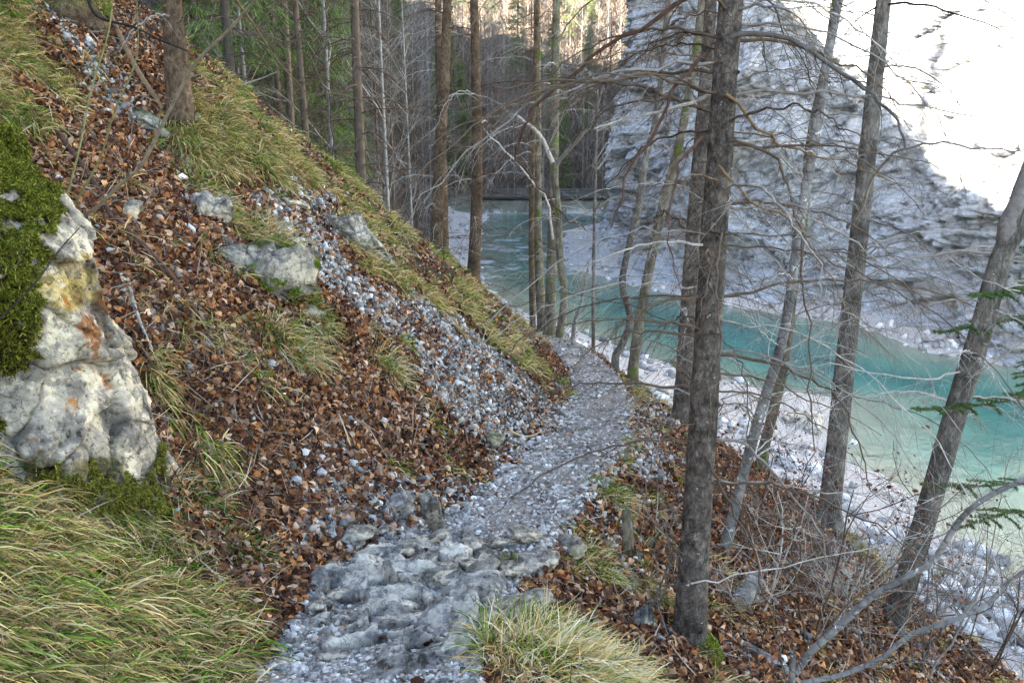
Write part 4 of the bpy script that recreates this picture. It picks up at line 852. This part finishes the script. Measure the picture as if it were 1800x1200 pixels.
def place_far(kind, x, y, far, rnd):
    a = rnd.choice(PROTO[kind]); nm, lab, grp = FL[kind + ('2' if far else '')]; zx = 900 + F * x / (y * .966 + 1); zi = int(zx > (840 if far else 560)) + int(zx > (980 if far else 700))
    zw = (['far left', 'middle', 'beside the cliff'] if far else ['far left', 'middle', 'right side'])[zi]; lab = lab + ', ' + zw; grp = grp + ' ' + zw; s = rnd.uniform(.75, 1.2)
    root = empty(nm, (x, y, gz(x, y) - .1), lab, 'tree', grp); root.rotation_euler = (0, 0, rnd.uniform(0, 6.28)); root.scale = (s, s, s * rnd.uniform(.85, 1.1))
    for nm2, me in zip(('trunk', 'crown', 'foliage'), a):
        if me: o = bpy.data.objects.new(nm2, me); COL.objects.link(o); o.parent = root
rf = random.Random(5); spots = []; tries = 0
while len(spots) < 105 and tries < 9000:
    tries += 1; px = rf.uniform(360, 905); Y = 21 + 75 * rf.random()**1.5; x = (px - 900) / F * Y * 1.02
    z = gz(x, Y)
    if z < -8.7 or (abs(x - float(pathx(Y))) < .9) or (px > 690 and Y < 27): continue
    if any((x - a)**2 + (Y - b)**2 < 3.0 + Y * .02 for a, b in spots): continue
    spots.append((x, Y)); g = px < 640 and rf.random() < .62
    kind = 'green' if g else ('bare' if rf.random() < .45 else 'spruce'); place_far(kind, x, Y, False, rf)
spots = []; tries = 0
while len(spots) < 150 and tries < 9000:
    tries += 1; Y = rf.uniform(106, 165); px = rf.uniform(620, 1110); x = (px - 900) / F * Y
    if any((x - a)**2 + (Y - b)**2 < 6 for a, b in spots): continue
    spots.append((x, Y)); place_far(rf.choices(['bare', 'spruce', 'green'], [.66, .2, .14])[0], x, Y, True, rf)

def brush(n, ylo, yhi, pxlo, pxhi, seed):
    rr = np.random.default_rng(seed); Y = rr.uniform(ylo, yhi, n); px = rr.uniform(pxlo, pxhi, n); X = (px - 900) / F * Y; Z = H(X, Y); k = (Z > -8.8) & ((np.abs(X - pathx(Y)) > 1.2) | (Y > 100)); X, Y, Z = X[k], Y[k], Z[k]
    m = MB(); c = np.stack([X, Y, Z - .05], -1); R_ = 7; c = np.repeat(c, R_, 0) + rr.normal(size=(len(c) * R_, 3)) * np.array([.15, .15, 0]); D = rr.normal(size=c.shape) * .38 + np.array([0, 0, 1.])
    add_blades(m, c, D, rr.uniform(.6, 2.8, len(c)), .008 + .00011 * np.repeat(Y, R_), [(.17, .14, .115), (.32, .28, .24), (.10, .075, .06), (.21, .16, .12)], rr.uniform(-.1, .4, len(c)), .3); return m  # twig tones lightened, distance haze put into the colour
tag(brush(2600, 22, 96, 380, 900, 1).build('underbrush', M['twig']), 'thin bare undergrowth on the floor of the wood beyond the ridge', 'undergrowth', kind='stuff')
tag(brush(5200, 103, 165, 480, 1150, 2).build('far_underbrush', M['twig']), 'hazy bare undergrowth covering the slope behind the footbridge', 'undergrowth', kind='stuff')
# ------------------------------------------------------------------ footbridge
br = empty('footbridge', (8, 103, -9.0), 'long low dark footbridge with a railing crossing behind the river bend', 'bridge')
m = MB(); zb = -8.75
m.box(-5, 24, 102.2, 103.8, zb, zb + .22, (.06, .055, .05)); m.build('deck', M['wood'], br)
for yy in (102.3, 103.7):
    m = MB()
    for zz in (zb + .55, zb + .85, zb + 1.15): m.box(-5, 24, yy - .04, yy + .04, zz, zz + .07, (.18, .17, .16))
    m.build('railing', M['wood'], br)
    for k in range(14):
        m = MB(); x = -4.9 + k * 2.2; m.box(x - .05, x + .05, yy - .055, yy + .055, zb + .221, zb + 1.23, (.20, .19, .18)); m.build('post', M['wood'], br)
for x in (-1, 9.5, 20):
    m = MB(); m.box(x - .3, x + .3, 102.5, 103.5, -11, zb - .003, (.2, .19, .18)); m.build('pier', M['wood'], br)

# ------------------------------------------------------------------ tussock at the photographer's feet
def tussock(cx, cy, rx, ry, n, Lr, lean, label, seed, frac=.45, w=.0022, cat='grass tussock'):
    rr = np.random.default_rng(seed); a = rr.random(n) * 6.283; q = np.sqrt(rr.random(n)); ox, oy = np.cos(a) * q, np.sin(a) * q
    X, Y = cx + ox * rx, cy + oy * ry; P = np.stack([X, Y, H(X, Y) - .01], -1)
    D = np.stack([ox * .7, oy * .7, np.full(n, .75)], -1) + np.array(lean) * rr.uniform(.2, 1, (n, 1)) + .33 * rr.normal(size=(n, 3))
    cl = fbm(X * 9, Y * 9, 0, 2, seed); gr = (cl + .5 * rr.normal(size=n) * .5) > (frac - .5) + .25 * ox
    mb = MB(); L = rr.uniform(*Lr, n)
    for s, cs in ((gr, GRN), (~gr, STRAW[:2] + [(.68, .60, .38), (.55, .50, .28)])): add_blades(mb, P[s], D[s], L[s], w, cs, rr.uniform(.3, 1.0, s.sum()))
    tag(mb.build('grass_tussock', M['grass'], origin=(cx, cy, gz(cx, cy))), label, cat)
tussock(.28, 3.05, .42, .42, 7500, (.16, .40), (.8, -.2, -.15), 'big shaggy green and straw tussock at the bottom centre beside the path', 3, frac=.85, w=.0026)
P, Nn, d = scatter(((np.abs(qc[..., 0] - .0) < .35) & (np.abs(qc[..., 1] - 2.85) < .4) & (QM['right'])) * 1.0, 260)
for (px, py, s, n, lab) in [(505, 600, .20, 700, 'green tuft hanging below the mossy capped boulder'), (545, 555, .16, 450, 'smaller straw tuft right of the mossy capped boulder'), (680, 640, .16, 420, 'lone green tuft at the edge of the leaves and scree'),
                       (395, 600, .13, 260, 'sparse tuft among fallen leaves left of the hanging green tuft'), (470, 420, .22, 600, 'straw coloured tuft draped over the mossy capped boulder'), (350, 330, .2, 500, 'tuft over the pale angular boulder'),
                       (1070, 870, .16, 420, 'upright green tuft on the outer path edge at the near bend'), (1040, 990, .18, 520, 'green tuft between the flat grey rock and the mossy stump'), (1010, 930, .10, 200, 'small dry tuft at the outer path edge above the flat rock'),
                       (750, 880, .06, 160, 'little green tuft growing on top of the upright rock spike'), (620, 400, .2, 500, 'straw tuft hanging over the craggy white boulder'), (330, 860, .16, 420, 'green tuft at the lower right foot of the outcrop'), (420, 960, .14, 300, 'short dark green tuft in the leaves beside the lower path')]:
    g = ground(px, py); nn = nrm(g[0], g[1]); dh = downhill(nn[None])[0]
    tussock(g[0], g[1], s, s, n, (s * .7, s * 1.7), dh * .9, lab, int(px), w=.0016 + .00012 * g[1])

# ------------------------------------------------------------------ fallen wood and slender saplings on the left slope
def stick(pix, r0, r1, label, col='warm', name='fallen_branch', cat='branch', lift=.03, ntw=0, off=None, sides=8, seed=0):
    rnd = random.Random(seed); P = []
    for k, (x, y_) in enumerate(pix):
        if off is None: g = ground(x, y_); P.append(g + np.array([0, 0, lift + r0]))
        else: P.append(at(x, y_, off[0] + (off[1] - off[0]) * k / (len(pix) - 1)))
    m = MB(); Q = spline(P, 6 * len(P)); m.tube(Q, np.linspace(r0, r1, len(Q)), sides, jc(col), cap=True, rough=.12)
    if ntw: twigs(m, Q, .35, r0 * .35, jc(col), ntw, rnd, 1, .1, ang=.7)
    tag(m.build(name, M['twig'], smooth=True, origin=P[0]), label, cat)
stick([(180, 0), (205, 60), (240, 130), (275, 185), (288, 205)], .03, .02, 'orange brown dead branch leaning down to the scaly spruce', 'warm', seed=1)
stick([(80, 215), (125, 275), (165, 330), (200, 400)], .022, .018, 'dark brown fallen stick left of the layered slab', 'red', seed=2)
stick([(205, 395), (260, 450), (320, 520), (375, 612)], .022, .012, 'long reddish fallen stick crossing the leaves beside the outcrop', 'red', seed=3, ntw=4)
stick([(225, 500), (245, 570), (275, 640), (290, 665)], .012, .008, 'thin pale root like stick beside the outcrop', 'pale', seed=4)
stick([(895, 765), (925, 775), (955, 765)], .016, .008, 'curved bare orange stick lying at the inner path edge', (.5, .33, .18), seed=5)
stick([(605, 938), (640, 918), (668, 900)], .012, .008, 'short brown stick lying left of the upright rock spike', 'brown', seed=6)
stick([(650, 580), (670, 530), (696, 492)], .008, .005, 'thin white stick standing out of the scree below the ridge', (.5, .47, .42), seed=7, off=(8.4, 8.2))
stick([(430, 148), (460, 138), (486, 127)], .012, .006, 'bare grey twig poking out over the upper ridge', 'pale', seed=8, off=(11, 10.5))
stick([(110, 385), (160, 372), (210, 325), (250, 288), (300, 190), (345, 110), (400, 55), (450, 0)], .011, .006, 'slender grey brown stem arching in front of the scaly spruce', (.24, .2, .14), 'young_sapling', 'sapling', off=(4.6, 3.9), ntw=7, seed=9)
stick([(112, 365), (140, 260), (160, 160), (190, 60), (200, -20)], .006, .003, 'left of two thin olive green shoots above the mossy outcrop', (.2, .2, .09), 'slender_shoot', 'sapling', off=(4.4, 4.2), ntw=3, seed=10)
stick([(125, 370), (175, 280), (200, 200), (240, 100), (240, 0)], .006, .003, 'right of two thin olive green shoots above the mossy outcrop', (.2, .2, .09), 'slender_shoot', 'sapling', off=(4.5, 4.3), ntw=3, seed=11)
stick([(150, -20), (170, 28), (235, 48), (285, 72), (330, 90)], .010, .004, 'dark bent branch hanging across the top left corner', 'dark', 'hanging_branch', off=(5.2, 5.0), ntw=8, seed=12)
stick([(415, 0), (450, 50), (490, 110), (545, 170)], .009, .003, 'straight brown hanging branch at the top above the ridge', 'warm', 'hanging_branch', off=(6.2, 6.6), ntw=10, seed=13)
stick([(0, 560), (60, 500), (100, 445), (140, 400)], .004, .002, 'thin dark twig in front of the mossy outcrop', 'dark', 'twig', 'twig', off=(3.2, 3.4), ntw=3, seed=14)
# cut logs on the right bank
def log(a, b, r, label, seed, dy=0):
    A = ground(*a); B = ground(*b); A[2] += r * .8; B[2] += r * .8; c = (A + B) / 2
    root = empty('cut_log', c, label, 'log'); m = MB(); Q = spline([A, c + np.array([0, 0, .01]), B], 30); m.tube(Q, r, 22, None, rough=.07, cap=False); m.build('bark', M['smooth_bark'], root, smooth=True)
    ax = unit(B - A)
    for P_, s in ((A, -1), (B, 1)):
        m = MB(); m.tube([P_ - ax * .02, P_ + ax * s * .003], [r * .93, r * .90], 22, (.40, .32, .2), cap=True); m.build('sawn_end', M['wood'], root)
log((1462, 1035), (1600, 965), .12, 'dark smooth cut log lying on the bank left of the leaning trunk', 1)
log((1296, 1075), (1325, 1032), .07, 'short pale cut log among leaves right of the large spruce', 2)
log((1305, 1140), (1388, 1190), .035, 'thin round pole lying in the leaves at the bottom right of the large spruce', 3)
# grey cut bush in the lower right corner
def bush(label, stems, mat='smooth_bark', name='cut_shrub', seed=0):
    rnd = random.Random(seed); p0 = at(*stems[0][0][0], stems[0][1][0]); root = empty(name, p0, label, 'shrub')
    for pix, Ys, ra, rb, ntw in stems:
        yy = np.linspace(Ys[0], Ys[1], len(pix)); Q = spline([at(x, y_, q) for (x, y_), q in zip(pix, yy)], 40); m = MB(); m.tube(Q, np.linspace(ra, rb, 40), 14, None, cap=True, rough=.08); m.build('stem', M[mat], root, smooth=True)
        if ntw: m = MB(); twigs(m, Q, .5, .0035, jc('pale'), ntw, rnd, 1, .1, ang=.8); m.build('twig', M['twig'], root)
bush('pruned shrub with two long smooth grey stems in the bottom right corner', [([(1392, 1260), (1392, 1200), (1394, 1145)], (3.6, 3.6), .018, .016, 0),
     ([(1400, 1180), (1425, 1145), (1470, 1105), (1530, 1050), (1590, 1015), (1640, 985), (1690, 910), (1745, 868), (1830, 830)], (3.6, 3.3), .020, .011, 10),
     ([(1410, 1200), (1480, 1185), (1550, 1155), (1600, 1115), (1660, 1095), (1730, 1065), (1770, 1025), (1830, 985)], (3.6, 3.4), .014, .009, 10)], seed=3)
# bare brush on the right bank
def grow(m, p, d, L, r, dep, rnd, col, up=.12):
    q = [p]; dd = d; n = 6
    for j in range(n): dd = unit(dd + .17 * np.array([rnd.gauss(0, 1), rnd.gauss(0, 1), rnd.gauss(0, 1)]) + np.array([0, 0, up])); q.append(q[-1] + dd * L / n)
    m.tube(q, np.linspace(r, r * .45, n + 1), 5 if dep > 1 else 3, col * rnd.uniform(.8, 1.2)); ends = [q[-1], q[-3]]
    if dep:
        for j in range(5 if dep > 1 else 4): i = rnd.randrange(1, n + 1); ends += grow(m, q[i], unit(dd * .6 + .75 * np.array([rnd.gauss(0, 1), rnd.gauss(0, 1), rnd.gauss(0, .6)])), L * rnd.uniform(.35, .6), r * .5, dep - 1, rnd, col, up * .4)
    return ends
BR = [(1330, 1075, 1.1, 'pale', 3, 0), (1420, 1120, 1.3, 'brown', 3, 1), (1510, 1150, 1.3, 'grey', 3, 0), (1600, 1180, 1.5, 'grey', 4, 0), (1660, 1120, 1.6, 'pale', 4, 0), (1720, 1180, 1.6, 'brown', 4, 0), (1770, 1130, 1.8, 'grey', 4, 0),
      (1300, 960, .9, 'red', 3, 1), (1370, 930, 1.0, 'red', 3, 1), (1400, 985, .9, 'brown', 3, 1), (1240, 900, .8, 'brown', 2, 1), (1165, 1070, .9, 'grey', 2, 0), (1640, 1030, 1.4, 'grey', 3, 0), (1750, 1060, 1.5, 'pale', 3, 0), (1180, 860, .7, 'pale', 2, 0), (1120, 940, .6, 'grey', 2, 0), (1460, 1090, 1.2, 'pale', 4, 1), (1550, 1100, 1.4, 'brown', 4, 1), (1690, 1090, 1.7, 'grey', 5, 0), (1790, 1190, 1.8, 'pale', 5, 0), (1340, 1000, 1.0, 'brown', 4, 1), (1430, 1040, 1.0, 'grey', 4, 0)]
BLAB = ['pale twiggy shrub growing from leaves just right of the large spruce', 'brown shrub with clinging dead leaves below the dark cut log', 'grey bare shrub at the bottom left of the leaning trunk', 'grey many stemmed shrub at the bottom right of the leaning trunk', 'pale tall bare shrub right of the leaning trunk foot',
        'brown many stemmed shrub near the bottom right corner', 'tallest grey bare shrub at the right edge of the picture', 'reddish shrub with dead leaves behind the large spruce foot', 'reddish leafy shrub below the foot of the grey spruce', 'brown shrub left of the dark cut log', 'small brown shrub right beside the large spruce at mid height',
        'small grey shrub between the mossy stump and the large spruce', 'grey shrub on the bank edge behind the leaning trunk', 'pale shrub on the bank edge close to the right side', 'small pale shrub on the outer bank below the path bend', 'small grey shrub behind the mossy stump', 'pale shrub with red brown leaves right under the dark cut log', 'brown leafy shrub touching the left side of the leaning trunk foot', 'dense grey shrub between the leaning trunk foot and the pale tall shrub',
        'pale dense shrub in the very bottom right corner', 'brown leafy shrub just left of the reddish leafy one', 'grey shrub directly left of the dark cut log end']
for k, (px, py, L, col, ns, lv) in enumerate(BR):
    rnd = random.Random(200 + k); g = ground(px, py); root = empty('bare_shrub', g, BLAB[k], 'shrub'); e = []
    for s in range(ns):
        m = MB(); p = g + np.array([rnd.gauss(0, .08), rnd.gauss(0, .08), -.03]); e += grow(m, p, unit((rnd.gauss(.15, .35), rnd.gauss(-.02, .22), 1)), L * rnd.uniform(.7, 1.1), .006 + .004 * L * rnd.random(), 3 if L > 1 else 2, rnd, jc(col)); m.build('stem', M['twig'], root)
    if lv:
        e = np.array(e); e = e[RNG.choice(len(e), min(len(e), 170), replace=False)] + .02 * RNG.normal(size=(min(len(e), 170), 3)); m = MB()
        add_leaves(m, e, np.tile([0, -.5, .6], (len(e), 1)), .034 * np.ones((len(e), 1)), [(.17, .06, .035), (.12, .045, .03), (.22, .09, .05)], 1.2); tag(m.build('dead_leaf_cluster', M['leaf'], root), kind='stuff')
# young spruce whose green boughs reach in from the right
g = at(1905, 1000, 7.6); root = empty('young_spruce', (g[0], g[1], gz(g[0], g[1])), 'young spruce reaching in with feathery green boughs at the right edge', 'tree')
m = MB(); m.tube([(g[0], g[1], gz(g[0], g[1]) - .2), (g[0] + .02, g[1], -2), (g[0], g[1], 1.5)], [.06, .045, .02], 10, jc('brown')); m.build('trunk', M['twig'], root)
for k, (pix, Ys) in enumerate([([(1900, 470), (1830, 500), (1760, 515), (1710, 520)], (7.6, 6.3)), ([(1900, 560), (1800, 560), (1720, 572), (1650, 585)], (7.6, 6.6)), ([(1900, 700), (1800, 700), (1700, 715), (1610, 720)], (7.6, 6.2)),
                             ([(1900, 860), (1800, 850), (1700, 855), (1620, 850)], (7.6, 6.6)), ([(1900, 930), (1800, 900), (1740, 910), (1680, 930)], (7.6, 6.2)), ([(1900, 330), (1860, 380), (1800, 440)], (7.6, 6.8)), ([(1900, 600), (1840, 640), (1790, 700)], (7.6, 6.4))]):
    rnd = random.Random(k); m = MB(); nd = MB(); yy = np.linspace(Ys[0], Ys[1], len(pix)); Q = spline([at(x, y_, q) for (x, y_), q in zip(pix, yy)], 16); m.tube(Q, np.linspace(.012, .002, 16), 5, jc('brown'))
    subs = [Q]
    for j in range(16):
        i = 2 + j * 13 // 16; tg = unit(Q[i + 1] - Q[i]); s = unit(np.cross(tg, (0, 0, 1))) * (1 if j % 2 else -1); l = rnd.uniform(.15, .42) * (1.2 - j / 16); q = np.array([Q[i] + t * l * (tg * .6 + s * .8) + np.array([0, 0, -.15 * t * t * l]) for t in np.linspace(0, 1, 5)]); m.tube(q, np.linspace(.004, .001, 5), 3, jc('brown')); subs.append(q)
    for q in subs:
        l = np.linalg.norm(q[-1] - q[0]); n = int(700 * l) + 40; t = RNG.random(n); b = np.stack([np.interp(t, np.linspace(0, 1, len(q)), q[:, j]) for j in range(3)], -1); D = unit(q[-1] - q[0])[None] * .8 + RNG.normal(size=(n, 3)) * .55
        add_blades(nd, b, D, .022 + .016 * RNG.random(n), .0026, [(.07, .13, .03), (.10, .17, .045), (.05, .09, .025)], np.zeros(n), .2)
    b_ = m.build('bough', M['twig'], root); nd_ = nd.build('needles', M['needle'], root)
